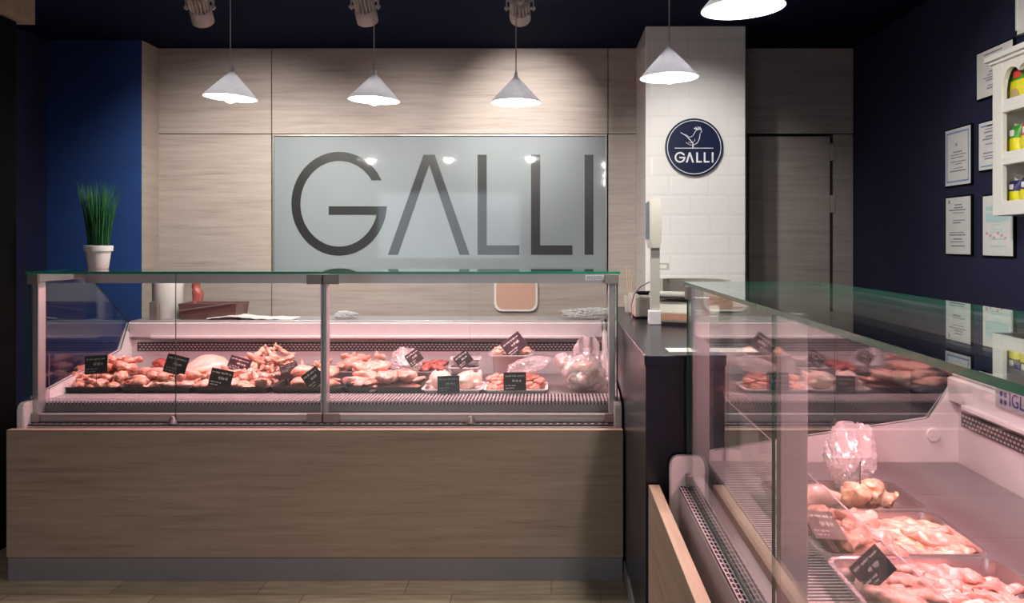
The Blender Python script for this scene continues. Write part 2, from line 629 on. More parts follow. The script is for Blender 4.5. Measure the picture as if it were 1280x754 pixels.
structure(MB().box(-4.6, 1.95, -5.1, 5.6, -0.06, 0.0).obj('floor', M['floor']), 'pale wood look plank floor in front of the counters', 'floor')
structure(MB().box(-4.6, 1.95, -5.1, 5.6, CEIL, CEIL + 0.06).obj('ceiling', M['ceil']), 'midnight blue ceiling above the lamps', 'ceiling')
structure(MB().box(1.885, 1.95, -5.1, 5.6, 0, CEIL).obj('wall_right', M['navy']), 'navy blue right wall with framed papers', 'wall')
structure(MB().box(-4.6, -2.464, 5.045, 5.12, 0, CEIL).obj('wall_left_back', M['blue']), 'blue painted wall behind the potted grass', 'wall')
structure(MB().box(-3.10, -3.03, 3.93, 5.04, 0, CEIL).obj('wall_left', M['navy']), 'dark wall at the far left beside the blue wall', 'wall')
structure(MB().box(-4.6, -2.50, 3.80, 3.92, 0, 2.425).obj('wall_left_front', M['black']), 'black wall face below the wooden bulkhead at far left', 'wall')
structure(MB().box(-4.6, -4.53, -5.1, 3.80, 0, CEIL).obj('wall_left_shop', M['navy']), 'dark left wall of the customer area', 'wall')
fw = MB().box(-4.6, -3.2, -5.1, -5.03, 0, CEIL).box(-0.6, 1.95, -5.1, -5.03, 0, CEIL).box(-3.2, -0.6, -5.1, -5.03, 0, 1.0).box(-3.2, -0.6, -5.1, -5.03, 2.3, CEIL)
structure(fw.obj('wall_front', M['navy']), 'dark front wall with the shop window', 'wall')
structure(MB().box(-4.6, -2.46, 1.2, 4.0, 2.432, CEIL - 0.002, 0.003).obj('trim_1', M['bulk']), 'light wooden bulkhead under the ceiling at top left corner', 'bulkhead')

# pale laminate cladding of the back wall: separate boards with fine joints, an opening for the window and one for the door
clad = MB()
g = 0.0022


def board(x0, x1, z0, z1):
    clad.box(bx(x0) + g, bx(x1) - g, YB, YB + 0.03, z0 + g, z1 - g, 0.0015, 1)


zt, zw, zs = CEIL, bz(167.5), 1.185
board(197.5, 339.5, zw, zt)
board(197.5, 339.5, 0, zw)
board(339.5, 760, zw, zt)
board(339.5, 759, 0, zs)
board(760, 872, zw, zt)
board(760, 934, 0, zw)
board(872, 1067, zw, zt)
board(1041.5, 1067, 0, zw)
clad.box(-2.46, 1.885, YB + 0.29, YB + 0.33, 0, CEIL)
structure(clad.obj('wall_back', M['clad']), 'pale grained laminate cladding of the back wall', 'wall')
structure(MB().box(-2.464, -2.46, 5.0445, YB + 0.03, 0, CEIL - 0.002).obj('wall_back_return', M['clad_side']), 'narrow pale laminate return left of the back wall', 'wall')

# the concealed door right of the tiled column
d = empty('door_1', (bx(987.5), YB + 0.005, 0))
dw = bx(1036.5) - bx(935)
MB().box(-dw / 2, dw / 2 - 0.002, 0, 0.035, 0.008, bz(170.5), 0.002, 1).obj('door_leaf', M['clad'], d)
MB().box(dw / 2, dw / 2 + 0.022, 0.012, 0.03, 0.008, bz(170.5)).obj('door_rebate', M['slot'], d)
b = MB()
for zz in (bz(190), bz(255)):
    b.box(dw / 2 - 0.002, dw / 2 + 0.028, -0.012, 0.012, zz - 0.055, zz + 0.055, 0.004)
b.obj('hinge', M['clad'], d)
MB().box(dw / 2 - 0.055, dw / 2 - 0.015, -0.012, 0.0, 1.10, 1.125, 0.004).obj('door_latch', M['steel'], d)
structure(d, 'flush laminate door beside the white tiled column', 'door')

# the frosted window with clear lettering
win = empty('window_1', ((bx(340) + bx(758)) / 2, YB, zs))
wx0, wx1 = bx(340.5) - win.location.x, bx(758.5) - win.location.x
wh = zw - zs
pn_ = MB().box(wx0, wx1, 0.012, 0.022, 0.0, wh - 0.002).obj('window_pane', M['frost'], win)
b = MB()
b.box(wx0, wx1, 0.001, 0.03, -0.001, 0.006).box(wx0, wx1, 0.0, 0.03, wh - 0.012, wh - 0.002)
b.box(wx0, wx0 + 0.008, 0.0, 0.03, 0.006, wh - 0.012).box(wx1 - 0.008, wx1, 0.0, 0.03, 0.006, wh - 0.012)
b.obj('window_frame', M['bronze'], win)


def glyph_G(cx, cz, rx, rz, t, x, bar_top, bar_bot, bar_x, y0, y1, n=72):
    """round G: arc from the upper terminal over the left to the bar, plus the bar"""
    a0 = math.radians(33)
    e_out = 2 * math.pi - math.asin((cz - bar_top) / rz)
    e_in = 2 * math.pi - math.asin((cz - bar_bot) / (rz - t))
    out, inn = [], []
    b = MB()
    prev = None
    for i in range(n + 1):
        a = a0 + (e_out - a0) * i / n
        o_ = (cx + rx * math.cos(a), cz + rz * math.sin(a))
        a = a0 + (e_in - a0) * i / n
        i_ = (cx + (rx - t) * math.cos(a), cz + (rz - t) * math.sin(a))
        if i == 0:                      # the terminal is cut level
            zc = cz + (rz - t) * math.sin(a)
            o_ = (cx + rx * math.sqrt(max(0, 1 - ((zc - cz) / rz) ** 2)), zc)
        if i == n:
            xe = i_[0]
        out.append(o_)
        inn.append(i_)
    v = b.bm.verts
    ring = [[v.new((p[0], y, p[1])) for p in pts] for pts, y in ((out, y0), (inn, y0), (inn, y1), (out, y1))]
    for i in range(n):
        for k in range(4):
            b.bm.faces.new((ring[k][i], ring[k][i + 1], ring[(k + 1) % 4][i + 1], ring[(k + 1) % 4][i]))
    b.bm.faces.new([ring[k][0] for k in range(4)])
    b.bm.faces.new([ring[k][n] for k in range(4)][::-1])
    b.prism([(bar_x, bar_top), out[-1], inn[-1], (bar_x, bar_bot)], 1, y0, y1)
    return b


def galli(parent, conv, y0, y1, mat, k):
    """the five letters; conv maps the drawing's units (px of the window lettering) to local x, z"""
    X = lambda px: conv(px, 0)[0]
    Z = lambda py: conv(0, py)[1]
    glyph_G(X(424), Z(254.7), 59.6 * k, 64.8 * k, 11.2 * k, 0, Z(258), Z(268.5), X(411), y0, y1).obj('letter', mat, parent)
    b = MB()
    b.prism([(X(529.5), Z(193.5)), (X(543.5), Z(193.5)), (X(587), Z(318.5)), (X(574.5), Z(318.5)), (X(536.5), Z(206)), (X(497.5), Z(318.5)), (X(485), Z(318.5))], 1, y0, y1)
    b.obj('letter', mat, parent)
    for xa, xb, xc in ((597, 608.4, 649), (663.8, 675.2, 715.6)):
        MB().prism([(X(xa), Z(193.5)), (X(xb), Z(193.5)), (X(xb), Z(306.8)), (X(xc), Z(306.8)), (X(xc), Z(318.5)), (X(xa), Z(318.5))], 1, y0, y1).obj('letter', mat, parent)
    MB().prism([(X(730.7), Z(193.5)), (X(741.8), Z(193.5)), (X(741.8), Z(318.5)), (X(730.7), Z(318.5))], 1, y0, y1).obj('letter', mat, parent)


dl = YB + 0.012
galli(pn_, lambda px, py: ((px - CX) * dl / F - win.location.x, EYE - (py - CY) * dl / F - zs), 0.0095, 0.0125, M['clear'], dl / F)
structure(win, 'wide frosted window with large clear GALLI lettering', 'window')

# the white tiled column
YC = 4.71
cx0, cx1 = (807 - CX) * YC / F, (932 - CX) * YC / F
b = MB().box(cx0, cx1, YC, YB - 0.001, 0, CEIL - 0.001, 0.004, 1)
b.bm.normal_update()
for f in b.bm.faces:
    f.material_index = 1 if abs(f.normal.x) > 0.7 else 0
structure(b.obj('wall_column', [M['tile_x'], M['tile_y']]), 'white metro tiled column with the round sign', 'column')


# ------------------------------------------------------------------ display counters
PINK = (1.0, 0.40, 0.455)


def stroke_brand(parent, u0, w0, size, y, name='brand_lettering', mat=None):
    """the maker's mark: a rounded square with a cross cut out of it, then the lettering"""
    s = size * 0.86
    b = MB()
    q = s / 2
    cu, cw = u0 + q, w0
    for sx in (-1, 1):
        for sz in (-1, 1):
            b.prism([(cu + sx * q * 0.12, cw + sz * q * 0.45), (cu + sx * q * 0.45, cw + sz * q * 0.12), (cu + sx * q * 0.95, cw + sz * q * 0.30),
                     (cu + sx * q * 0.95, cw + sz * q * 0.80), (cu + sx * q * 0.80, cw + sz * q * 0.95), (cu + sx * q * 0.30, cw + sz * q * 0.95)], 1, y - 0.0006, y)
    b.obj('brand_mark', mat or M['ink_navy'], parent)
    me = text_mesh('IGLOO', size * 1.25)
    mesh_obj(name, me, mat or M['ink_navy'], parent, (u0 + s * 1.25 + size * 1.95, y - 0.0003, w0), (math.pi / 2, 0, 0))


def display_counter(loc, rz, L, npanes, label, knobs):
    root = empty('display_counter', loc, (0, 0, rz))
    tag(root, label, 'display counter', 'glass fronted refrigerated counters')
    P = lambda name, b, m, sm=None: b.obj(name, m, root, sm)
    # wooden front and plinth
    b = MB().box(0, L, 0, 0.035, 0.098, 0.623, 0.0012, 1)
    b.bm.normal_update()
    for f in b.bm.faces:
        f.material_index = 1 if f.normal.z > 0.9 else 0
    P('front_panel', b, [M['panel'], M['panel_edge']])
    P('plinth', MB().box(0.004, L - 0.002, 0.006, 0.03, 0, 0.096), M['plinth'])
    # insulated body
    P('body', MB().box(0.012, L - 0.012, 0.093, 1.15, 0.06, 0.618, 0.004).box(0.02, L - 0.02, 0.094, 0.1, 0.6, 0.627).box(0.02, L - 0.02, 0.094, 0.116, 0.62, 0.6265), M['white_plastic'])
    vs = MB()
    n = int(L / 0.030)
    for i in range(n):
        u = 0.03 + i * (L - 0.06) / n
        for k, v in enumerate((0.0975, 0.1065)):
            vs.box(u + 0.004 * k, u + 0.019 + 0.004 * k, v, v + 0.0062, 0.6262, 0.6272)
    P('vent_slot', vs, M['slot'])
    P('glass_channel', MB().box(0.02, L - 0.02, 0.116, 0.128, 0.615, 0.6285), M['dark_steel'])
    # end panels with the rising profile
    prof = [(0.068, 0.06), (0.064, 0.685), (0.07, 0.708), (0.085, 0.72), (0.150, 0.722), (0.23, 0.741), (0.885, 0.836), (0.975, 0.973), (1.22, 0.973), (1.22, 0.06)]
    for u0, u1 in ((0.0, 0.03), (L - 0.03, L)):
        b = MB().prism(prof, 0, u0, u1)
        bmesh.ops.bevel(b.bm, geom=[e for e in b.bm.edges], offset=0.004, segments=2, affect='EDGES')
        P('end_panel', b, M['lamplit_white'], 35)
    for u0, s in ((0.03, 1), (L - 0.03, -1)):
        for v, w_ in ((0.895, 0.79), (0.475, 0.742)):
            b = MB().cyl((u0, v, w_), (u0 + s * 0.008, v, w_), 0.022, 0.02, 20)
            b.box(min(u0 + s * 0.008, u0 + s * 0.0095), max(u0 + s * 0.008, u0 + s * 0.0095), v - 0.012, v - 0.006, w_ - 0.002, w_ + 0.002)
            P('cover_cap', b, M['lamplit_white'], 40)
    # deck, front grille, rear wall, hood and worktop
    P('deck', MB().box(0.03, L - 0.03, 0.185, 0.99, 0.62, 0.698), M['deck'])
    dp = MB()
    k = max(1, round((L - 0.06) / 0.335))
    for i in range(k):
        u0 = 0.03 + i * (L - 0.06) / k
        dp.box(u0 + 0.0012, u0 + (L - 0.06) / k - 0.0012, 0.365, 0.972, 0.698, 0.7035, 0.0015, 1)
    P('deck_plate', dp, M['deck'])
    gr = MB()
    n = int((L - 0.06) / 0.0155)
    for i in range(n):
        u = 0.032 + i * 0.0155
        gr.box(u, u + 0.0075, 0.183, 0.36, 0.694, 0.7085)
    gr.box(0.03, L - 0.03, 0.272, 0.278, 0.699, 0.7078).box(0.03, L - 0.03, 0.356, 0.364, 0.698, 0.708)
    P('air_grille', gr, M['grille'])
    P('grille_well', MB().box(0.03, L - 0.03, 0.1842, 0.356, 0.6935, 0.6988), M['slot'])
    P('rear_wall', MB().box(0.03, L - 0.03, 0.975, 0.99, 0.698, 0.955), M['white_plastic'])
    P('vent_strip', MB().box(0.06, L - 0.03, 0.969, 0.975, 0.823, 0.868, 0.002, 1), M['dark_steel'])
    vh = MB()
    n = int((L - 0.12) / 0.02)
    for i in range(n):
        u = 0.07 + i * 0.02
        for r_, w_ in enumerate((0.832, 0.845, 0.858)):
            uu = u + (0.01 if r_ == 1 else 0)
            vh.box(uu, uu + 0.011, 0.9678, 0.9692, w_ - 0.003, w_ + 0.003)
    P('vent_louvre', vh, M['steel'])
    hood = MB().prism([(0.945, 0.90), (0.940, 0.97), (0.95, 0.9755), (1.22, 0.9755), (1.22, 0.955), (0.962, 0.955), (0.962, 0.90)], 0, 0.032, L - 0.032)
    P('hood', hood, M['white_plastic'])
    P('lamp_lip', MB().box(0.15, L - 0.12, 0.925, 0.9455, 0.893, 0.907, 0.002, 1), M['white_plastic'])
    P('lamp_tube', MB().cyl((0.08, 0.530, 1.213), (L - 0.08, 0.530, 1.213), 0.005, n=12), M['tube'], 60)
    area('counter_lamp_light', (L / 2, 0.530, 1.2055), (math.radians(-20), 0, 0), L - 0.2, 0.018, HOOD_W * L / 2.5, PINK, root)
    P('worktop', MB().box(0.032, L - 0.032, 0.955, 1.22, 0.9755, 0.984, 0.002, 1), M['steel'])
    # glazing
    gw0, gw1 = 0.628, 1.261
    seg = (L - 0.03) / npanes
    for i in range(npanes):
        u0, u1 = 0.015 + i * seg + 0.001, 0.015 + (i + 1) * seg - 0.001
        pane('front_glass', [(u0, gw0), (u1, gw0), (u1, gw1), (u0, gw1)], 1, 0.12, 0.126, root, None, M['gedge_dark'])
    pane('top_glass', [(0.008, 0.112), (L - 0.003, 0.112), (L - 0.003, 0.55), (0.008, 0.55)], 2, 1.262, 1.272, root)
    side = [(0.128, 0.71), (0.128, 1.261), (0.548, 1.261), (0.968, 0.976), (0.885, 0.838), (0.23, 0.743)]
    for u0 in (0.012, L - 0.018):
        pane('end_glass', side, 0, u0, u0 + 0.006, root, None, M['gedge_dark'])
    pane('splash_guard', [(0.034, 0.706), (L - 0.034, 0.706), (L - 0.034, 0.905), (0.034, 0.905)], 1, 0.236, 0.240, root, None, M['gedge_pale'])
    # aluminium profiles
    P('lamp_rail', MB().box(0.04, L - 0.04, 0.512, 0.548, 1.222, 1.2605, 0.002, 1).box(0.04, L - 0.04, 0.512, 0.517, 1.203, 1.224).box(0.04, L - 0.04, 0.543, 0.548, 1.203, 1.224), M['alu'])
    for u0, u1 in ((0.021, 0.041), (L - 0.041, L - 0.021)):
        P('side_rail', MB().box(u0, u1, 0.131, 0.540, 1.226, 1.2605, 0.002, 1), M['alu'])
    P('bottom_rail', MB().box(0.02, L - 0.02, 0.131, 0.165, 0.6285, 0.662, 0.002, 1), M['alu'])
    for u in (0.038, L / 2, L - 0.036):
        P('post', MB().box(u - 0.013, u + 0.013, 0.132, 0.186, 0.662, 1.225 if u != L / 2 else 1.2605, 0.002, 1), M['alu'])
    cl = [(0.012, 0.06), (L / 2 - 0.068, L / 2 - 0.002), (L / 2 + 0.002, L / 2 + 0.070), (L - 0.068, L - 0.01)]
    for u0, u1 in cl:
        for w0, w1 in ((1.218, 1.2605), (0.6285, 0.668)):
            if w0 > 1 and npanes == 2 and 0.1 < u0 < L - 0.1:
                continue                            # the two-pane counter has no clamps at mid top
            P('glass_clamp', MB().box(u0, u1, 0.1135, 0.131, w0, w1, 0.003), M['bronze'])
    for u in knobs:
        b = MB().lathe([(0, 0.034), (0.006, 0.030), (0.016, 0.012), (0.019, 0.0), (0, 0)], (u, 0.108, 0.6275), 16)
        P('glass_stop', b, M['bronze'], 40)
    return root


LX, LY, LL = -2.247, 3.459, 2.54
RX, RY, RL = 0.308, 2.684, 2.10
left = display_counter((LX, LY, 0), 0, LL, 4, 'long glass display counter facing the viewer below the frosted window', (0.635, 1.90))
right = display_counter((RX, RY, 0), -math.pi / 2, RL, 2, 'glass display counter seen end on at the right edge, wooden front turned left', ())
# the left counter's small maker's label on the top rail, the right one's larger label on the hood
bl_ = MB().box(2.405, 2.502, 0.5095, 0.512, 1.217, 1.242, 0.0006, 1).obj('brand_label', M['label_white'], left)
stroke_brand(bl_, 2.413, 1.2295, 0.0143, 0.5094)
bl_ = MB().box(0.325, 0.66, 0.9365, 0.9415, 0.938, 0.998, 0.001, 1).obj('brand_label', M['label_grey'], right)
stroke_brand(bl_, 0.35, 0.968, 0.042, 0.9364)


def LW(u, v, w):
    return Vector((LX + u, LY + v, w))


def RW(u, v, w):
    return Vector((RX + v, RY - u, w))


# ------------------------------------------------------------------ trays
def rrect(x0, x1, y0, y1, r, z, n=5):
    pts = []
    for cx, cy, a0 in ((x1 - r, y1 - r, 0), (x0 + r, y1 - r, 90), (x0 + r, y0 + r, 180), (x1 - r, y0 + r, 270)):
        for i in range(n + 1):
            a = math.radians(a0 + 90 * i / n)
            pts.append((cx + r * math.cos(a), cy + r * math.sin(a), z))
    return pts


def pan_mesh(lx, ly, h, mat, r=0.03, rim=0.012, draft=0.008, t=0.002):
    hx, hy = lx / 2, ly / 2
    lp = []
    i = draft
    ix, iy = hx - rim, hy - rim
    lp.append(rrect(-ix + i, ix - i, -iy + i, iy - i, r * 0.8, 0))                # outside bottom
    lp.append(rrect(-ix, ix, -iy, iy, r, h - 0.003))
    lp.append(rrect(-hx, hx, -hy, hy, r + rim, h - 0.004))
    lp.append(rrect(-hx + 0.001, hx - 0.001, -hy + 0.001, hy - 0.001, r + rim, h))
    lp.append(rrect(-ix + t, ix - t, -iy + t, iy - t, r, h - 0.001))
    lp.append(rrect(-ix + i + t, ix - i - t, -iy + i + t, iy - i - t, r * 0.8, t))
    b = MB().loops(lp, True, True)
    return b.mesh('tray', mat, 40)


def tray(name, W, u0, u1, v0, v1, h, mat, label, group=None, w0=0.7045, rz=0, **kw):
    me = pan_mesh(abs(u1 - u0), abs(v1 - v0), h, mat, **kw)
    o = bpy.data.objects.new(name, me)
    COL.objects.link(o)
    o.location = W((u0 + u1) / 2, (v0 + v1) / 2, w0)
    o.rotation_euler = (0, 0, rz)
    tag(o, label, 'tray', group)
    return o


# ------------------------------------------------------------------ food shapes
def meta_mesh(name, balls, length, res=0.09, rough=0.03, freq=2.2, mat=None, seed=0, fine=0.0):
    """balls = (x, y, z, r, (sx, sy, sz)); the longest side comes out at `length` metres"""
    mb = bpy.data.metaballs.new('m%d' % random.randint(0, 10 ** 9))
    mb.resolution = res
    mb.render_resolution = res
    mb.threshold = 0.5
    for x, y, z, r, s in balls:
        e = mb.elements.new(type='ELLIPSOID')
        e.co = (x, y, z)
        e.radius = r
        e.size_x, e.size_y, e.size_z = s
    o = bpy.data.objects.new(mb.name, mb)
    COL.objects.link(o)
    dg = bpy.context.evaluated_depsgraph_get()
    dg.update()
    me = bpy.data.meshes.new_from_object(o.evaluated_get(dg))
    bpy.data.objects.remove(o, do_unlink=True)
    bpy.data.metaballs.remove(mb)
    me.name = name
    off = Vector((seed * 3.7, seed * 1.9, seed * 5.3))
    for v in me.vertices:
        p = v.co.copy()
        n = noise.noise_vector(p * freq + off)
        v.co = p + n * rough
        if fine:
            v.co += noise.noise_vector(p * freq * 3.1 + off) * fine
    xs = [[v.co[i] for v in me.vertices] for i in range(3)]
    lo = [min(x) for x in xs]
    hi = [max(x) for x in xs]
    s = length / max(hi[0] - lo[0], hi[1] - lo[1], hi[2] - lo[2])
    for v in me.vertices:
        v.co = Vector(((v.co.x - (lo[0] + hi[0]) / 2) * s, (v.co.y - (lo[1] + hi[1]) / 2) * s, (v.co.z - lo[2]) * s))
    me.materials.clear()
    me.materials.append(mat)
    me.shade_smooth()
    me.update()
    return me


def drumstick(seed, L, mat):
    r = random.Random(seed)
    return meta_mesh('drumstick', [(-0.55, 0, 0, 0.95, (1.1, 0.85, 0.75)), (-0.1, r.uniform(-.1, .1), 0.03, 0.75, (1.2, .75, .7)), (0.5, r.uniform(-.1, .1), 0.02, 0.5, (1.3, .6, .6)),
                                   (1.0, 0, 0, 0.42, (.9, .6, .6)), (1.3, 0.08, 0, 0.42, (.7, .8, .7)), (-1.0, 0.15, 0, 0.6, (.8, .8, .6))], L, 0.11, 0.09, 1.6, mat, seed, 0.03)


def thigh(seed, L, mat, ro=0.16, fi=0.05):
    r = random.Random(seed)
    bl = [(0, 0, 0, 1.0, (1.3, 0.95, 0.62))]
    for i in range(4):
        a = r.uniform(0, 6.28)
        bl.append((0.75 * math.cos(a), 0.5 * math.sin(a), r.uniform(-.1, .22), r.uniform(.5, .75), (r.uniform(.8, 1.2), r.uniform(.7, 1), .6)))
    return meta_mesh('thigh', bl, L, 0.11, ro, 1.7, mat, seed, fi)


def scrap(seed, L, mat):
    r = random.Random(seed)
    bl = [(0, 0, 0, 0.7, (1.2, 0.8, 0.7))]
    x = y = z = 0
    for i in range(4):
        x += r.uniform(-.1, .5)
        y += r.uniform(-.35, .35)
        z += r.uniform(-.15, .25)
        bl.append((x, y, z, r.uniform(.4, .62), (1, r.uniform(.6, .9), r.uniform(.6, .9))))
    return meta_mesh('cut', bl, L, 0.1, 0.14, 2.3, mat, seed, 0.06)


def wing(seed, L, mat):
    r = random.Random(seed)
    bl = []
    for i in range(5):
        t = i / 4
        bl.append((-1.0 + t, 0.55 * t, 0.1 * t, 0.62 - 0.18 * t, (1, .85, .7)))
    for i in range(1, 6):
        t = i / 5
        bl.append((0.0 + 0.75 * t, 0.55 - 0.95 * t, 0.1, 0.46 - 0.12 * t, (.9, .9, .7)))
    for i in range(1, 5):
        t = i / 4
        bl.append((0.75 + 0.5 * t, -0.4 + 0.75 * t, 0.1 + .15 * t, 0.34 - 0.1 * t, (.9, .9, .6)))
    return meta_mesh('wing', bl, L, 0.09, 0.1, 2.2, mat, seed, 0.05)


def fillet(seed, L, mat, wd=1.0, ro=0.10, fi=0.03):
    r = random.Random(seed)
    bl = []
    bend = r.uniform(-.25, .25)
    for i in range(7):
        t = i / 6
        wv = math.sin(math.pi * (0.12 + 0.78 * t)) ** 0.7
        bl.append((-1.3 + 2.6 * t, bend * math.sin(math.pi * t), 0.06 * math.sin(5 * t + seed), 0.42 + 0.4 * wv, (1.05, (0.55 + 0.25 * wv) * wd, 0.45)))
    return meta_mesh('fillet', bl, L, 0.1, ro, 1.5, mat, seed, fi)


def lump_breast(seed, L, mat):
    return meta_mesh('breast', [(-.35, 0, 0, 1.1, (1.2, 1.0, .75)), (.5, .12, .02, .85, (1.2, .8, .6)), (1.1, .2, -.05, .5, (1.2, .7, .5)), (-.8, -.3, 0, .7, (1, .8, .6))], L, 0.12, 0.12, 1.1, mat, seed, 0.03)


def whole_bird(seed, L, mat):
    return meta_mesh('bird', [(0, 0, .1, 1.25, (1.25, .95, .85)), (-.55, 0, .15, 1.05, (1, .95, .8)), (.55, .5, .15, .72, (1.1, .75, .8)), (.55, -.5, .15, .72, (1.1, .75, .8)),
                              (1.15, .42, .35, .5, (1.2, .65, .65)), (1.15, -.42, .35, .5, (1.2, .65, .65)), (1.6, .34, .45, .36, (1, .7, .7)), (1.6, -.34, .45, .36, (1, .7, .7)),
                              (-.4, .85, .0, .5, (1.2, .7, .6)), (-.4, -.85, .0, .5, (1.2, .7, .6)), (.1, .95, -.1, .38, (1.2, .6, .6)), (.1, -.95, -.1, .38, (1.2, .6, .6)), (-1.25, 0, .2, .5, (1, .8, .7))],
                     L, 0.11, 0.06, 1.4, mat, seed, 0.02)


def cube_bit(seed, L, mat):
    b = MB().box(-.5, .5, -.38, .38, 0, .7, 0.16, 3)
    off = Vector((seed * 2.1, seed, 0))
    for v in b.bm.verts:
        v.co += noise.noise_vector(v.co * 1.6 + off) * 0.16
    lo = min(v.co.z for v in b.bm.verts)
    for v in b.bm.verts:
        v.co = Vector((v.co.x, v.co.y, v.co.z - lo)) * L
    return b.mesh('bit', mat, 180)


def height(me):
    return max(v.co.z for v in me.vertices)


def place(name, me, loc, rot, label, cat, group=None, scale=1.0):
    o = bpy.data.objects.new(name, me)
    COL.objects.link(o)
    o.location, o.rotation_euler = loc, rot
    o.scale = (scale, scale, scale)
    return tag(o, label, cat, group)


def heap(name, W, meshes, u0, u1, v0, v1, w0, hmap, step_u, step_v, step_w, label, cat, group, tilt=0.35, yaw=None, rng=None, jit=0.2):
    """stack pieces from the tray floor up to the surface hmap(s, t), s across and t front to back"""
    R = rng or random.Random(zlib.crc32((name + group).encode()) % 1000)
    nu, nv = max(1, round((u1 - u0) / step_u)), max(1, round((v1 - v0) / step_v))
    cnt = 0
    for j in range(nv):
        for i in range(nu):
            s, t = (i + 0.5 + (0.25 if j % 2 else -0.25) * (nu > 2)) / nu, (j + 0.5) / nv
            top = hmap(s, t)
            layers = max(1, int(round(top / step_w)))
            for k in range(layers):
                if k < layers - 3:
                    continue                        # buried pieces are never seen
                u = u0 + (u1 - u0) * min(0.97, max(0.03, s + R.uniform(-jit, jit) / nu))
                v = v0 + (v1 - v0) * min(0.97, max(0.03, t + R.uniform(-jit, jit) / nv))
                z = w0 + k * step_w + R.uniform(0, 0.2) * step_w
                yw = R.uniform(0, 6.28) if yaw is None else yaw + R.uniform(-.45, .45)
                place(name, R.choice(meshes), W(u, v, z), (R.uniform(-tilt, tilt), R.uniform(-tilt, tilt), yw), label, cat, group, R.uniform(0.88, 1.12))
                cnt += 1
    return cnt


def crumple(name, L, sx, sy, sz, seed, mat, amp=0.22, freq=2.4, sub=5, flat_top=0.0):
    """a bag or film: a lobe folded by ridged noise so that it catches many small highlights"""
    b = MB().sphere((0, 0, 0), 1.0, sub)
    off = Vector((seed * 1.7, seed * 4.1, seed))
    for v in b.bm.verts:
        p = v.co.copy()
        ridge = 1 - abs(noise.noise(p * freq + off)) * 2
        r2 = 1 - abs(noise.noise(p * freq * 2.4 + off * 2)) * 2
        k = 1 + amp * 0.7 * noise.noise(p * 1.3 + off) + amp * 0.34 * ridge + amp * 0.30 * r2 + amp * 0.16 * (1 - abs(noise.noise(p * freq * 5 + off)) * 2)
        q = p * k
        if flat_top:                                   # the mouth of a standing bag is pressed together
            t = max(0.0, q.z)
            q.y *= 1 - 0.85 * min(1, t) ** 0.8
            q.x *= 1 + flat_top * t ** 2
            q.y += 0.25 * math.sin(q.x * 7 + seed) * t
        v.co = Vector((q.x * sx, q.y * sy, q.z * sz))
    lo = min(v.co.z for v in b.bm.verts)
    for v in b.bm.verts:
        v.co.z -= lo
    return b.mesh(name, mat, 16)


# ------------------------------------------------------------------ price cards
def scribble(b, x0, x1, z, h, y, R, t=0.0013):
    """one line of handwriting as a thin raised stroke"""
    x = x0
    while x < x1 - 0.004:
        wl = R.uniform(0.008, 0.02)
        xe = min(x1, x + wl)
        n = max(3, int((xe - x) / 0.0022))
        for i in range(n):
            xa = x + (xe - x) * i / n
            zz = z + R.uniform(-0.15, 0.15) * h
            hh = h * R.uniform(0.35, 1.0)
            b.prism([(xa, zz - hh / 2), (xa + t, zz - hh / 2), (xa + t + 0.0008, zz + hh / 2), (xa + 0.0008, zz + hh / 2)], 1, y - 0.0006, y)
        b.prism([(x, z - h * 0.1), (xe, z - h * 0.05), (xe, z + h * 0.12), (x, z + h * 0.07)], 1, y - 0.0006, y)
        x = xe + R.uniform(0.003, 0.005)


def price_card(loc, rot, wd, ht, label, mat='tag', chalk='chalk', spike=0.05, seed=1, spike_dx=0.0):
    R = random.Random(seed)
    root = empty('price_card', loc, rot)
    tag(root, label, 'price card', 'handwritten price cards in the counters')
    cd = MB().box(-wd / 2, wd / 2, 0, 0.003, -ht / 2, ht / 2, 0.0012, 2).obj('card', M[mat], root)
    b = MB()
    scribble(b, -wd * 0.42, wd * 0.42, ht * 0.30, ht * 0.12, 0.0, R)
    scribble(b, -wd * 0.12, wd * 0.30, ht * 0.03, ht * 0.20, 0.0, R)
    scribble(b, -wd * 0.42, wd * 0.05, -ht * 0.22, ht * 0.09, 0.0, R)
    scribble(b, -wd * 0.42, -wd * 0.02, -ht * 0.36, ht * 0.07, 0.0, R)
    b.obj('handwriting', M[chalk], cd)
    if spike:
        MB().cyl((spike_dx, 0.0045, -ht / 2 + 0.008), (spike_dx, 0.0045, -ht / 2 - spike), 0.0016, 0.001, 8).obj('spike', M['spike'], root)
    return root


# ------------------------------------------------------------------ what lies in the long counter
def lu(px, d):
    return (px - CX) / F * d - LX


V0, V1 = 0.365, 0.615                                    # the front row
DF = LY + V0
rowA = []
cols = [(62, 146), (146, 239), (239, 335.5), (335.5, 428.5), (428.5, 526)]
names = ['small skin-on cuts', 'chicken legs', 'cut chicken pieces', 'chicken breasts', 'thin chicken slices']
for (a, b_), n in zip(cols, names):
    tray('meat_tray', LW, lu(a, DF) + 0.002, lu(b_, DF) - 0.002, V0, V1, 0.032, M['dark_steel'],
         'low dark steel tray in the front row holding %s' % n, 'low dark trays in the front row', r=0.02, rim=0.006)
DM = LY + 0.45


def fr(a, b_):
    return lu(a, DF) + 0.022, lu(b_, DF) - 0.022


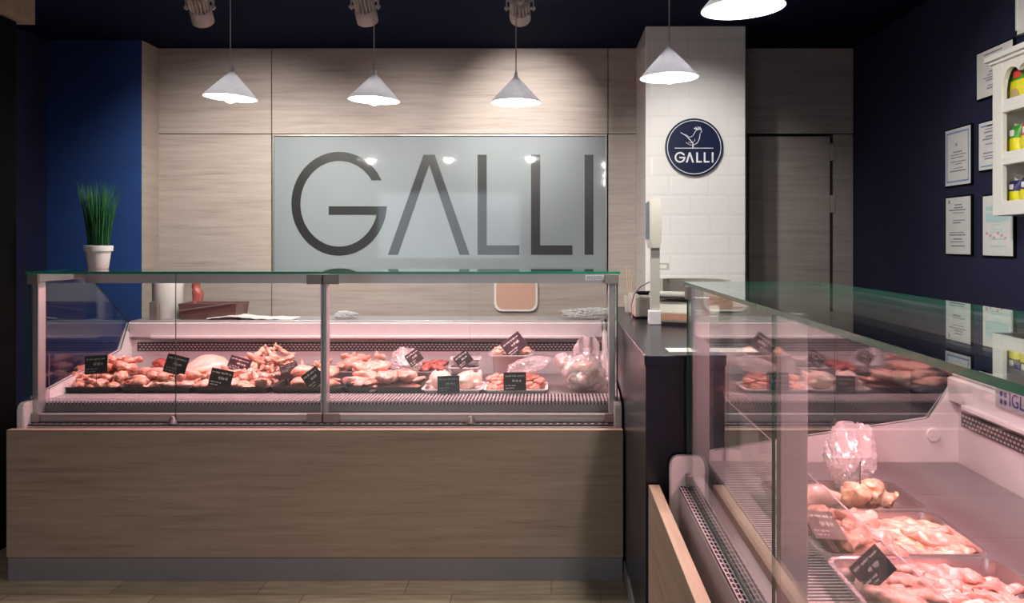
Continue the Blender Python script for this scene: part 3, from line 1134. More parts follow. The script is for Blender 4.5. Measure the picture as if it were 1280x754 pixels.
small = [scrap(i, 0.092, M['small']) for i in range(4)]
legs = [drumstick(i, 0.14, M['skin']) for i in range(3)] + [thigh(10 + i, 0.12, M['skin']) for i in range(2)]
cuts = [scrap(20 + i, 0.10, M['skin']) for i in range(3)] + [thigh(30 + i, 0.11, M['skin']) for i in range(2)]
breasts = [lump_breast(i, 0.15, M['skin']) for i in range(3)]
slices = [fillet(i, 0.135, M['flesh'], 1.6) for i in range(3)] + [thigh(40 + i, 0.115, M['flesh']) for i in range(2)]
W0 = 0.709
u0, u1 = fr(62, 146)
heap('chicken_cut', LW, small, u0, u1, V0 + 0.035, V1 - 0.01, W0, lambda s, t: 0.035 + 0.10 * t * min(1, 0.45 + s) , 0.052, 0.05, 0.034,
     'small raw skin-on chicken cut heaped in the leftmost dark tray', 'chicken piece', 'cuts heaped in the leftmost tray')
u0, u1 = fr(146, 239)
heap('raw_drumstick', LW, legs, u0 + 0.01, u1, V0 + 0.045, V1 - 0.03, W0, lambda s, t: 0.035 + 0.045 * t, 0.075, 0.06, 0.036,
     'raw chicken leg with smooth skin in the second dark tray from the left', 'chicken piece', 'legs in the second tray', tilt=0.25)
u0, u1 = fr(239, 335.5)
heap('chicken_piece', LW, cuts, u0, u1, V0 + 0.04, V1 - 0.02, W0, lambda s, t: 0.035 + 0.055 * t, 0.062, 0.06, 0.034,
     'raw chicken piece in the third dark front tray below the wings', 'chicken piece', 'pieces in the third tray')
u0, u1 = fr(335.5, 428.5)
heap('chicken_breast', LW, breasts, u0 + 0.03, u1 - 0.03, V0 + 0.05, V1 - 0.04, W0, lambda s, t: 0.04 + 0.06 * t, 0.10, 0.075, 0.042,
     'rounded raw chicken breast in the fourth dark tray behind the middle post', 'chicken piece', 'breasts in the fourth tray', tilt=0.2)
u0, u1 = fr(428.5, 526)
heap('chicken_slice', LW, slices, u0 + 0.01, u1 - 0.01, V0 + 0.045, V1 - 0.03, W0, lambda s, t: 0.03 + 0.055 * t, 0.075, 0.055, 0.026,
     'thin pink raw chicken slice in the dark tray right of the middle post', 'chicken piece', 'slices right of the middle post', tilt=0.22)

# the two white foam trays and the bagged bird at the right
tray('foam_tray', LW, lu(525.5, DF), lu(603, DF), V0 - 0.01, V1 - 0.02, 0.022, M['foam'], 'white foam tray under two pale plucked birds', 'white foam trays', r=0.025, rim=0.01)
bird = whole_bird(3, 0.222, M['pale'])
um = (lu(525.5, DF) + lu(603, DF)) / 2
place('plucked_bird', bird, LW(um - 0.062, 0.475, 0.709), (0, 0, math.radians(100)), 'left of two pale plucked birds on a white foam tray', 'poultry', 'plucked birds on the foam tray')
place('plucked_bird', bird, LW(um + 0.068, 0.475, 0.709), (0, 0, math.radians(75)), 'right of two pale plucked birds on a white foam tray', 'poultry', 'plucked birds on the foam tray')
tray('foam_tray', LW, lu(603.5, DF), lu(685, DF), V0 - 0.01, V1 - 0.03, 0.022, M['foam'], 'white foam tray of orange diced meat in front of the steel pan', 'white foam trays', r=0.025, rim=0.01)
bits = [cube_bit(i, 0.05, M['cube']) for i in range(2)] + [thigh(300 + i, 0.07, M['cube']) for i in range(3)]
u0, u1 = fr(603.5, 685)
heap('meat_cube', LW, bits, u0 + 0.005, u1 - 0.005, V0 + 0.03, V1 - 0.07, 0.708, lambda s, t: 0.03 + 0.045 * t, 0.044, 0.048, 0.028,
     'orange pink meat chunk on the foam tray before the steel pan', 'meat', 'diced meat on the foam tray', tilt=0.3)
place('plastic_film', crumple('film', 1, 0.085, 0.06, 0.026, 5, M['film'], 0.5), LW(lu(662, DF + 0.13), 0.545, 0.772), (0.1, -0.2, 0.2), 'crumpled clear film over the foam tray of diced meat', 'plastic film')
ub = lu(729, DF + 0.05)
place('plucked_bird', whole_bird(8, 0.235, M['pale']), LW(2.362, 0.475, 0.715), (0.0, math.radians(-14), math.radians(160)), 'plucked bird inside a clear bag at the right end of the long counter', 'poultry')


def wrap(me, grow, amp, freq, mat, seed):
    """thin plastic drawn tight round a mesh, with sharp folds"""
    n_ = me.copy()
    n_.materials.clear()
    n_.materials.append(mat)
    b = MB()
    b.bm.from_mesh(n_)
    bpy.data.meshes.remove(n_)
    bmesh.ops.smooth_vert(b.bm, verts=b.bm.verts, factor=0.5, use_axis_x=True, use_axis_y=True, use_axis_z=True)
    bmesh.ops.subdivide_edges(b.bm, edges=list(b.bm.edges), cuts=1, use_grid_fill=True)
    b.bm.normal_update()
    off = Vector((seed, seed * 2.3, 0))
    new = []
    for v in b.bm.verts:
        r_ = 1 - abs(noise.noise(v.co * freq + off)) * 2
        r2_ = 1 - abs(noise.noise(v.co * freq * 2.3 + off)) * 2
        new.append(v.co + v.normal * (grow + amp * r_ + amp * .5 * r2_))
    for v, c in zip(b.bm.verts, new):
        v.co = c
        v.co.z = max(-0.002, v.co.z)
    return b.mesh('wrap', mat, 14)


place('plastic_bag', wrap(bpy.data.objects['plucked_bird.002'].data, 0.011, 0.007, 26.0, M['film'], 4), LW(2.362, 0.475, 0.715), (0.0, math.radians(-14), math.radians(160)), 'clear bag wrapped round the bird at the right end', 'plastic bag')
for o in (bpy.data.objects['plucked_bird.002'], bpy.data.objects['plastic_bag']):
    o.scale = (1.0, 1.15, 1.45)
place('plastic_bag', crumple('bag', 1, 0.06, 0.05, 0.095, 17, M['bag'], 0.35, 2.2, 5, 0.2), LW(LL - 0.135, 0.68, 0.705), (0, 0.1, 0.3), 'milky bag standing behind the bagged bird', 'plastic bag')

# the back row
B0, B1 = 0.655, 0.925
DBK = LY + B0


def lb(px):
    return lu(px, DBK)


def back_tray(a, b_, what, h=0.058, mat='steel'):
    tray('meat_tray', LW, lb(a), lb(b_), B0, B1, h, M[mat], 'steel tray in the back row holding %s' % what, 'steel trays in the back row', r=0.022, rim=0.008)


back_tray(168, 214, 'dark red meat')
back_tray(215.5, 277, 'one large pale slab')
back_tray(278.5, 375, 'a tall heap of wings')
back_tray(376.5, 408, 'a narrow strip of chicken pieces')
back_tray(409.5, 486, 'a mound of skinless chicken pieces')
back_tray(487.5, 556, 'red meat and a milky bag')
DB2 = LY + 0.79
redm = [thigh(60 + i, 0.085, M['red']) for i in range(2)]
heap('red_meat', LW, redm, lb(168) + 0.02, lb(214) - 0.02, B0 + 0.05, B1 - 0.05, 0.712, lambda s, t: 0.04 + 0.05 * t, 0.07, 0.08, 0.04, 'dark red piece of meat behind the second price card from the left', 'meat', 'dark red meat at the left')
slab = meta_mesh('slab', [(-.5, 0, 0, 1.2, (1.1, .8, .8)), (.5, 0, .1, 1.15, (1.1, .8, .8)), (0, .1, .45, 1.0, (1.2, .7, .7)), (-.3, -.5, -.2, .9, (1.2, .7, .6))], 0.215, 0.14, 0.12, 1.2, M['pale'], 4, 0.02)
place('turkey_breast', slab, LW((lb(215.5) + lb(277)) / 2, 0.775, 0.712), (math.radians(-12), 0, 0.15), 'large pale turkey breast between two price cards at the left', 'poultry')
wings = [wing(i, 0.135, M['skin']) for i in range(4)]
heap('chicken_wing', LW, wings, lb(278.5) + 0.045, lb(375) - 0.045, B0 + 0.05, B1 - 0.05, 0.712, lambda s, t: 0.05 + 0.11 * math.sin(math.pi * min(1, max(0, s * 0.75 + 0.15))) * (0.5 + 0.5 * t), 0.065, 0.065, 0.036,
     'raw chicken wing in the tall heap behind the third tray', 'chicken piece', 'wings in the tall heap', tilt=0.8)
heap('chicken_piece', LW, cuts, lb(376.5) + 0.025, lb(408) - 0.025, B0 + 0.05, B1 - 0.05, 0.712, lambda s, t: 0.05 + 0.05 * t, 0.07, 0.07, 0.04, 'raw chicken piece in the narrow back tray left of the middle post', 'chicken piece', 'pieces left of the middle post')
mound = [scrap(70 + i, 0.10, M['flesh']) for i in range(3)] + [thigh(80, 0.10, M['flesh'])]
heap('chicken_piece', LW, mound, lb(409.5) + 0.03, lb(486) - 0.03, B0 + 0.045, B1 - 0.045, 0.712, lambda s, t: 0.05 + 0.07 * t * (1.2 - 0.5 * s), 0.07, 0.065, 0.036, 'skinless raw chicken piece in the back mound right of the middle post', 'chicken piece', 'pieces in the back mound')
redb = [thigh(90 + i, 0.085, M['red']) for i in range(3)]
heap('red_meat', LW, redb, lb(520), lb(550), B0 + 0.04, B1 - 0.05, 0.712, lambda s, t: 0.05 + 0.045 * t, 0.06, 0.07, 0.038, 'red piece of meat beside the milky bag in the back row', 'meat', 'red meat beside the milky bag')
place('plastic_bag', crumple('bag', 1, 0.062, 0.045, 0.066, 23, M['bag'], 0.32, 2.0, 5, 0.25), LW(lb(502), 0.755, 0.712), (0.1, 0.05, 0.3), 'milky plastic bag standing in the back tray with red meat', 'plastic bag')
for k, (px, wz, lab) in enumerate(((578, 0.7055, 'bottom'), (577, 0.748, 'middle'), (579, 0.7905, 'top'))):
    root = empty('meat_pack', LW(lb(px), 0.78, wz), (0, 0, 0.05 * (k - 1)))
    tag(root, 'film wrapped white meat pack behind the plucked birds, %s of three stacked' % lab, 'meat pack', 'stacked meat packs')
    o = bpy.data.objects.new('pack_tray', pan_mesh(0.155, 0.12, 0.024, M['foam'], r=0.02, rim=0.008))
    COL.objects.link(o)
    o.parent = root
    fl = fillet(5 + k, 0.125, M['pale'], 1.5)
    o = bpy.data.objects.new('pack_meat', fl)
    COL.objects.link(o)
    o.parent, o.location = root, (0, 0, 0.003)
    MB().box(-0.07, 0.07, -0.052, 0.052, 0.036, 0.0385, 0.001, 1).obj('pack_film', M['film'], root)
# deep steel pan of mince
pu0, pu1 = lb(609), lb(667)
pn = tray('steel_pan', LW, pu0, pu1, B0 + 0.01, 0.90, 0.135, M['steel'], 'deep steel pan of pale mince at the back of the long counter', w0=0.7045, r=0.028, rim=0.02, draft=0.012)
mb_ = meta_mesh('mince', [(-.8, 0, 0, .8, (1, 1, .8)), (0, 0, .08, .9, (1, 1, .8)), (.8, .05, 0, .8, (1, 1, .8)), (-.4, .3, .1, .7, (1, 1, 1)), (.45, -.2, .1, .7, (1, 1, 1))], 0.208, 0.06, 0.10, 4.5, M['mince'], 2, 0.10)
place('minced_poultry', mb_, LW((pu0 + pu1) / 2, 0.785, 0.803), (0, 0, 0), 'mound of pale minced poultry on top of the deep steel pan', 'mince')

# price cards of the long counter: (px, py, depth behind the counter front, width, height, roll deg, lean deg, ...)
cards = [
    (120, 456, .395, .104, .084, 4, 8, 'tag', 'chalk_dim', 'black price card in the leftmost heap of small cuts', .05),
    (220, 456, .46, .104, .088, -14, 10, 'tag', 'chalk_dim', 'black price card tilted among the chicken legs', .05),
    (276, 473.5, .372, .104, .084, -11, 8, 'tag', 'chalk', 'black price card low before the third dark tray', .03),
    (299, 455.5, .60, .108, .068, -16, 20, 'tag_grey', 'chalk', 'price card with bold writing at the foot of the tall wing heap', .04),
    (361, 459.5, .61, .085, .07, 24, 62, 'tag', 'chalk_dim', 'black price card lying back right of the wings', .03),
    (391.5, 473, .38, .085, .082, 38, 8, 'tag', 'chalk', 'black price card standing on its corner left of the middle post', .03),
    (453, 460, .60, .085, .065, 5, 62, 'tag_pale', 'chalk', 'grey price card lying on the back mound right of the middle post', .03),
    (483, 466, .56, .085, .07, -10, 66, 'tag', 'chalk', 'dark price card lying flat above the chicken slices', .03),
    (517.5, 447, .66, .074, .066, 36, 12, 'tag_grey', 'chalk', 'price card tilted between the milky bag and red meat', .05),
    (579, 449, .655, .078, .066, 37, 12, 'tag', 'chalk', 'black price card tilted above the two plucked birds', .05),
    (560.5, 480.5, .352, .100, .076, 2, 6, 'tag', 'chalk_dim', 'black price card upright before the two plucked birds', .01),
    (642.5, 431, .70, .112, .086, 38, 12, 'tag_grey', 'chalk', 'price card stuck at an angle in the mince pan', .05),
    (643.5, 477, .352, .102, .082, 1, 5, 'tag', 'chalk', 'black price card upright before the diced meat tray', .012)]
for i, (px, py, v, wd, ht, roll, lean, mt, ck, lab, spk) in enumerate(cards):
    p = at(px, py, LY + v)
    R3 = Matrix.Rotation(math.radians(-lean), 3, 'X') @ Matrix.Rotation(math.radians(-roll), 3, 'Y')
    price_card(p, R3.to_euler(), wd, ht, lab, mt, ck, spk, i + 1)

# ------------------------------------------------------------------ on the long counter's worktop and top glass
WT = 0.9845
p = at(210, 0, LY + 1.10)
roll = empty('paper_roll', (p.x, p.y, WT))
tag(roll, 'white kitchen paper roll on the rear worktop at the left', 'paper roll')
MB().lathe([(0.021, 0.002), (0.021, 0.232), (0.074, 0.232), (0.079, 0.228), (0.079, 0.006), (0.075, 0.0), (0.021, 0.0)], n=40).obj('paper', M['paper'], roll, 40)
MB().lathe([(0.0195, 0.001), (0.0195, 0.233), (0.0208, 0.233), (0.0208, 0.001)], n=24).obj('core', M['cord'], roll, 40)
b = MB().box(-0.022, 0.022, -0.03, 0.03, 0, 0.095, 0.003).box(-0.018, 0.018, -0.0315, -0.03, 0.06, 0.085)
tag(b.obj('grey_box', M['bronze'], None, None, LW(lu(195, LY + 1.02), 1.02, WT)), 'small dark grey box leaning before the paper roll', 'box')
p = at(268, 0, LY + 1.10)
cr = empty('meat_crate', (p.x, p.y, WT))
tag(cr, 'dark reddish plastic crate with meat on the rear worktop', 'crate')
b = MB()
b.loops([[(x * 1.0, y, 0) for x, y in ((-.145, -.085), (.145, -.085), (.145, .085), (-.145, .085))], [(x, y, .085) for x, y in ((-.155, -.095), (.155, -.095), (.155, .095), (-.155, .095))],
         [(x, y, .085) for x, y in ((-.150, -.09), (.150, -.09), (.150, .09), (-.150, .09))], [(x, y, .006) for x, y in ((-.14, -.08), (.14, -.08), (.14, .08), (-.14, .08))]], True, True)
b.obj('crate_body', M['crate'], cr)
MB().prism([(-.15, 0.045), (.15, 0.088), (.15, 0.094), (-.15, 0.051)], 1, -.105, -.098).obj('crate_handle', M['bronze'], cr)
place('red_meat', thigh(120, 0.15, M['red']), (p.x - 0.06, p.y, WT + 0.012), (0, 0, 0.4), 'red meat lying in the crate on the worktop', 'meat')
place('red_meat', meta_mesh('joint', [(0, 0, 0, .8, (.8, .8, 1)), (.05, 0, .8, .75, (.7, .7, 1)), (0, 0, 1.5, .6, (.7, .7, 1))], 0.22, 0.1, 0.12, 1.5, M['red'], 3), (p.x - 0.145, p.y + 0.115, WT), (0.0, 0, 0), 'tall dark red joint behind the paper roll', 'meat')
pp = MB()
p = at(318, 0, LY + 1.06)
n = 14
vs = [[pp.bm.verts.new((-.23 + .46 * i / n, -.07 + .14 * j / 5, 0.004 + 0.010 * abs(noise.noise(Vector((i * .5, j * .7, 3)))) + 0.016 * math.exp(-((i - 4) / 3) ** 2))) for j in range(6)] for i in range(n + 1)]
for i in range(n):
    for j in range(5):
        pp.bm.faces.new((vs[i][j], vs[i + 1][j], vs[i + 1][j + 1], vs[i][j + 1]))
ex = bmesh.ops.extrude_face_region(pp.bm, geom=list(pp.bm.faces))
for v in ex['geom']:
    if isinstance(v, bmesh.types.BMVert):
        v.co.z = max(0.0, v.co.z - 0.004)
tag(pp.obj('wrapping_paper', M['paper'], None, 60, (p.x, p.y, WT)), 'white wrapping paper lying on the rear worktop', 'paper')
place('plastic_bag', crumple('bag', 1, 0.125, 0.06, 0.022, 31, M['bag'], 0.5, 3.0), LW(lu(738, LY + 1.06), 1.06, WT), (0, 0, 0), 'crumpled clear bag lying on the rear worktop at right', 'plastic bag')
place('plastic_bag', crumple('bag', 1, 0.05, 0.04, 0.016, 37, M['bag'], 0.5, 3.0), LW(lu(432, LY + 1.06), 1.06, WT), (0, 0, 0), 'small crumpled bag on the worktop behind the middle post', 'plastic bag')
bd = empty('rounded_panel', (at(645, 0, YB).x, YB - 0.001, 0.965))  # flat pink shape with a pale rounded rim, set on the wall
tag(bd, 'salmon pink panel with pale rounded rim on the back wall', 'board')
MB().prism([(q[0], q[1]) for q in rrect(-.135, .135, 0, .23, .05, 0)], 1, -0.016, 0).obj('rim', M['foam'], bd)
MB().prism([(q[0], q[1]) for q in rrect(-.122, .122, .013, .217, .045, 0)], 1, -0.018, -0.016).obj('panel_face', M['pink_panel'], bd)

pot = empty('potted_grass', (at(123, 0, 3.92).x, 3.92, 1.2722))
tag(pot, 'white pot of tall green grass on top of the counter glass', 'potted plant')
MB().lathe([(0, 0), (0.040, 0), (0.043, 0.004), (0.054, 0.083), (0.0615, 0.083), (0.063, 0.107), (0.060, 0.109), (0.056, 0.105), (0.054, 0.09), (0, 0.088)], n=36).obj('pot', M['pot'], pot, 40)
gb = MB()
R = random.Random(3)
for i in range(260):
    a, rr = R.uniform(0, 6.28), 0.044 * math.sqrt(R.random())
    x0, y0 = rr * math.cos(a), rr * math.sin(a)
    hgt = R.uniform(0.24, 0.325)
    ox, oy = math.cos(a) * rr * R.uniform(0.7, 1.35) + R.uniform(-.016, .016), math.sin(a) * rr * R.uniform(0.7, 1.35) + R.uniform(-.016, .016)
    q = [Vector((x0 + ox * t ** 1.6, y0 + oy * t ** 1.6, 0.087 + hgt * t)) for t in (0, .25, .5, .75, 1)]
    ww = [0.0017, 0.0018, 0.0016, 0.0012, 0.0003]
    b2 = R.uniform(0, 3.14)
    sd = Vector((math.cos(b2), math.sin(b2), 0))
    th = Vector((-sd.y, sd.x, 0))
    rings = [[gb.bm.verts.new(c + sd * w_), gb.bm.verts.new(c + th * w_ * .4), gb.bm.verts.new(c - sd * w_)] if False else [gb.bm.verts.new(c + sd * w_), gb.bm.verts.new(c + th * w_ * .4), gb.bm.verts.new(c - sd * w_)] for c, w_ in zip(q, ww)]
    for r0, r1 in zip(rings, rings[1:]):
        for k in range(3):
            gb.bm.faces.new((r0[k], r0[(k + 1) % 3], r1[(k + 1) % 3], r1[k]))
gb.obj('foliage', M['grass'], pot, 180)

# ------------------------------------------------------------------ what lies in the right-hand counter
tr = [(0.378, 0.633, 'two large chicken pieces'), (0.637, 0.930, 'chicken strips and thighs'), (0.934, 1.235, 'pink chicken fillets')]
for (a, b_, what), lab in zip(tr, ('farthest', 'middle', 'nearest')):
    me = pan_mesh(b_ - a, 0.365, 0.040, M['shiny'], r=0.03, rim=0.009)
    o = bpy.data.objects.new('meat_tray', me)
    COL.objects.link(o)
    o.location = RW((a + b_) / 2, 0.437, 0.7045)
    o.rotation_euler = (0, 0, -math.pi / 2)
    tag(o, '%s shiny steel tray in the right counter, holding %s' % (lab, what), 'tray', 'shiny trays in the right counter')
place('chicken_piece', meta_mesh('joint', [(-.5, 0, .1, 1.0, (1.1, .8, .7)), (.3, .1, .1, .9, (1.2, .8, .7)), (.9, .0, 0, .6, (1, .8, .6)), (-.9, -.3, 0, .6, (1, .7, .6))], 0.185, 0.1, 0.12, 1.3, M['pale'], 7, 0.03),
      RW(0.52, 0.355, 0.708), (0.1, 0, 0.15), 'pale chicken piece at the left in the farthest shiny tray', 'chicken piece')
place('chicken_piece', meta_mesh('joint', [(-.4, 0, .1, .9, (1.1, .9, .7)), (.3, .1, .25, .8, (1, .9, .8)), (.8, -.1, .05, .65, (1, .8, .6)), (0, .4, .3, .6, (1, .8, .7))], 0.155, 0.08, 0.28, 1.9, M['yellow_skin'], 9, 0.12),
      RW(0.53, 0.505, 0.708), (-0.1, 0.1, 0.2), 'yellowish chicken piece below the standing clear bag', 'chicken piece')
place('plastic_bag', crumple('bag', 1, 0.060, 0.035, 0.078, 41, M['bag'], 0.35, 2.2, 5, 0.1), RW(0.425, 0.50, 0.716), (math.radians(-8), 0, 0.1), 'clear bag standing in the farthest shiny tray', 'plastic bag')
R = random.Random(11)
strips = [fillet(200 + i, 0.165, M['strip'], 1.25, 0.17, 0.08) for i in range(4)]
thl = [thigh(210 + i, 0.12, M['flesh'], 0.26, 0.10) for i in range(3)] + [scrap(215, 0.12, M['flesh'])]
heap('chicken_thigh', RW, thl, 0.665, 0.90, 0.295, 0.43, 0.708, lambda s, t: 0.030, 0.062, 0.062, 0.024, 'raw skinless chicken thigh in the left half of the middle shiny tray', 'chicken piece', 'thighs in the middle shiny tray', tilt=0.2)
for i, (u, v, w_, yw) in enumerate(((0.70, .49, .709, -.5), (0.75, .475, .711, -.62), (0.80, .50, .709, -.7), (0.855, .49, .709, -.6), (0.71, .565, .709, -.9), (0.785, .57, .710, -.75), (0.865, .565, .709, -.7), (.755, .525, .722, -.66), (.825, .54, .722, -.8))):
    place('chicken_strip', strips[i % 4], RW(u, v, w_), (R.uniform(-.1, .2), R.uniform(-.1, .1), yw), 'long pale chicken strip in the right half of the middle shiny tray', 'chicken piece', 'strips in the middle shiny tray')
fil = [fillet(230 + i, 0.165, M['fillet'], 1.45, 0.22, 0.09) for i in range(4)] + [fillet(241, 0.14, M['fillet'], 1.7, 0.3, 0.12)]
heap('chicken_fillet', RW, fil, 0.97, 1.20, 0.30, 0.58, 0.708, lambda s, t: 0.030, 0.066, 0.075, 0.022, 'pink raw chicken fillet in the nearest shiny tray', 'chicken piece', 'fillets in the nearest shiny tray', tilt=0.15, yaw=-0.6)
p = at(1030, 656, 1.80)
price_card(p, (math.radians(-52), math.radians(12), math.radians(28)), .095, .072, 'grey price card lying back at the left of the middle shiny tray', 'tag_pale', 'chalk', .03, 31)
p = at(1090, 711, 1.63)
price_card(p, (Matrix.Rotation(math.radians(-42), 3, 'Z') @ Matrix.Rotation(math.radians(-18), 3, 'X') @ Matrix.Rotation(math.radians(-52), 3, 'Y')).to_euler(), .074, .060, 'dark price card standing in the nearest shiny tray', 'tag', 'chalk', .035, 33, -0.02)
p = at(1076, 602, 2.20)
price_card(p, (0, math.radians(-14), math.radians(69.5)), .085, .07, 'dark price card seen edge on before the standing clear bag', 'tag', 'chalk', .03, 35)

# ------------------------------------------------------------------ dark blue service counter between the two display counters
BXL, BXR, BYF, BYB, BT = 0.2965, 1.15, 2.692, 4.70, 1.035
bc = empty('service_counter', ((BXL + BXR) / 2, (BYF + BYB) / 2, 0))
tag(bc, 'dark blue service counter between the display counters and tiled column', 'counter')
ox, oy = bc.location.x, bc.location.y
MB().box(BXL + .004 - ox, BXR - ox, BYF + .004 - oy, BYB - oy, 0.0, BT - 0.035).obj('cabinet', M['counter_blue'], bc)
MB().box(BXL - ox, BXR - ox, BYF - oy, BYB - oy, BT - 0.035, BT, 0.002, 1).obj('worktop', M['counter_blue'], bc)
MB().box(BXL - 0.002 - ox, BXL + 0.004 - ox, BYF - oy, LY - 0.004 - oy, 0, 0.085).obj('kickboard', M['plinth'], bc)

# sheet of paper on it
p = at(888, 436, 2.83)
ps = MB().box(-.148, .148, -.045, .06, 0, 0.0015)
tag(ps.obj('paper_sheet', M['paper'], None, None, (p.x, p.y - 0.02, BT + 0.0003), (0, 0, 0)), 'white paper sheet at the front edge of the blue counter', 'paper')

# the weighing scale
sc = empty('weighing_scale', (0.58, 3.79, BT))
tag(sc, 'ivory weighing scale with display pole on the blue counter', 'scale')
rs = math.radians(-24)


def S(b, name, mat, sm=None, rz=rs, loc=(0.02, 0, 0)):
    return b.obj(name, mat, sc, sm, loc, (0, 0, rz))


b = MB().prism([(-.15, .012), (-.15, .05), (-.115, .098), (.15, .105), (.15, .012)], 0, -.115, .185)
bmesh.ops.bevel(b.bm, geom=list(b.bm.edges), offset=0.006, segments=2, affect='EDGES')
S(b, 'housing', M['scale_white'], 35)
S(MB().box(-.10, .17, -.13, .13, 0, .014), 'foot', M['scale_grey'])
S(MB().box(-.12, .19, -.12, .155, .112, .122, .004), 'platform_gap', M['scale_grey'])
b = MB()
o_, i_ = [], []
for k in range(25):
    a = math.pi * k / 24
    o_.append((0.035 + 0.165 * math.cos(a), 0.02 + 0.15 * math.sin(a)))
    i_.append((0.035 + 0.145 * math.cos(a), 0.02 + 0.13 * math.sin(a)))
b.prism(o_ + i_[::-1], 2, .120, .195)
S(b, 'bowl_rim', M['scale_white'], 40)
b = MB()
l_ = [(0.035 + (x - 0.035) * .985, 0.02 + (y - 0.02) * .985) for x, y in i_]
b.prism(i_ + l_[::-1], 2, .123, .193)
b.prism(i_, 2, .122, .135)
b.box(-.10, .17, .155, .16, .135, .185)
S(b, 'bowl_dish', M['scale_grey'])
b = MB().box(-.13, .20, -.135, -.02, .122, .140, .006)
S(b, 'platform_lip', M['scale_white'])
b = MB()
for k in range(4):
    b.box(0.0 + k * .03, .018 + k * .03, .148, .1545, .155, .172, .002)
S(b, 'key', M['yellow_key'])
S(MB().box(-.105, .05, -.1525, -.1495, .022, .05, 0).transform(Matrix.Translation((0, 0, 0.0))), 'orange_sticker', M['orange'])
S(MB().box(-.10, .12, -.1524, -.1496, .013, .018), 'receipt_slot', M['scale_grey'])
pl = (0.453 - 0.58, 3.70 - 3.79)
MB().box(pl[0] - .028, pl[0] + .026, pl[1] - .022, pl[1] + .03, 0, .062, .004).obj('pole_base', M['label_white'], sc)
MB().box(pl[0] - .019, pl[0] + .021, pl[1] - .008, pl[1] + .02, .06, .36, .003).obj('pole', M['scale_white'], sc)
hd = MB().prism([(pl[0] - .019, .335), (pl[0] + .018, .335), (pl[0] + .026, .37), (pl[0] + .026, .545), (pl[0] + .018, .552), (pl[0] - .022, .552), (pl[0] - .026, .545), (pl[0] - .026, .37)], 1, pl[1] - .03, pl[1] + .12)
bmesh.ops.bevel(hd.bm, geom=list(hd.bm.edges), offset=0.003, segments=2, affect='EDGES')
dh = hd.obj('display_head', M['scale_white'], sc, 35)
MB().box(pl[0] - .0285, pl[0] - .0255, pl[1] - .022, pl[1] + .112, .375, .54).obj('display_screen', M['scale_lcd'], dh)
hb = MB().box(pl[0] + .02, pl[0] + .085, pl[1] + .15, pl[1] + .165, .235, .243, .002).box(pl[0] + .02, pl[0] + .085, pl[1] + .15, pl[1] + .165, .260, .268, .002)
hb.box(pl[0] + .075, pl[0] + .085, pl[1] + .15, pl[1] + .165, .240, .265, .002).box(pl[0] + .02, pl[0] + .028, pl[1] + .15, pl[1] + .165, .12, .268, .002)
hb.obj('printer_bracket', M['scale_white'], sc)
# white box, holder of sticks and cable beside it
wb = empty('cash_box', (0.49, 4.135, BT))
tag(wb, 'white box with black pad behind the display pole', 'box')
MB().box(-.10, .045, -.165, .165, 0.008, .105, .006).obj('box_body', M['scale_white'], wb)
MB().box(-.09, .035, -.155, .155, 0.0, .010).obj('box_foot', M['slot'], wb)
MB().box(-.07, .03, -.05, .06, .105, .118, .005).obj('black_pad', M['black'], wb)
cp = empty('stick_holder', (0.405, 4.36, BT))
tag(cp, 'small white holder of wooden sticks behind the white box', 'holder')
MB().lathe([(0, 0), (.026, 0), (.032, .085), (.029, .085), (.024, .004), (0, .004)], n=20).obj('cup', M['scale_white'], cp, 40)
for k in range(3):
    MB().cyl((.004 * k - .006, 0, .006), (.016 * k - .02, .004 * k, .235 - .02 * k), .0028, n=8).obj('stick', M['panel_edge'], cp)
cb = MB().tube([(.480, 3.83, 1.22), (.45, 3.86, 1.215), (.415, 3.93, 1.19), (.392, 4.0, 1.15), (.380, 4.02, 1.10), (.378, 4.0, 1.05), (.378, 3.95, 1.0385)], .003)
tag(cb.obj('cable', M['scale_grey'], None, 60), 'thin grey cable looping over the white box', 'cable')

# ------------------------------------------------------------------ round sign on the column
sg = empty('round_sign', (at(867, 0, YC).x, YC, at(0, 184.5, YC).z))
tag(sg, 'round navy sign with rooster and GALLI on the tiled column', 'sign')
b = MB().cyl((0, -.001, 0), (0, -.018, 0), .1615, n=72)
b.obj('disc', M['sign_navy'], sg, 40)
b = MB()
n = 72
for r0, r1, y0, y1 in ((.1475, .1512, -.0195, -.018),):
    lp = [[(r * math.cos(2 * math.pi * k / n), y, r * math.sin(2 * math.pi * k / n)) for k in range(n)] for r, y in ((r0, y0), (r1, y0), (r1, y1), (r0, y1), (r0, y0))]
    b.loops(lp)
b.obj('white_ring', M['sign_white'], sg)
k = 0.1615 / 307.0                                   # drawing units: px of the 8.4x enlargement, centre (390, 375)


def sz(x, y):
    return ((x - 390) * k, -(y - 375) * k)


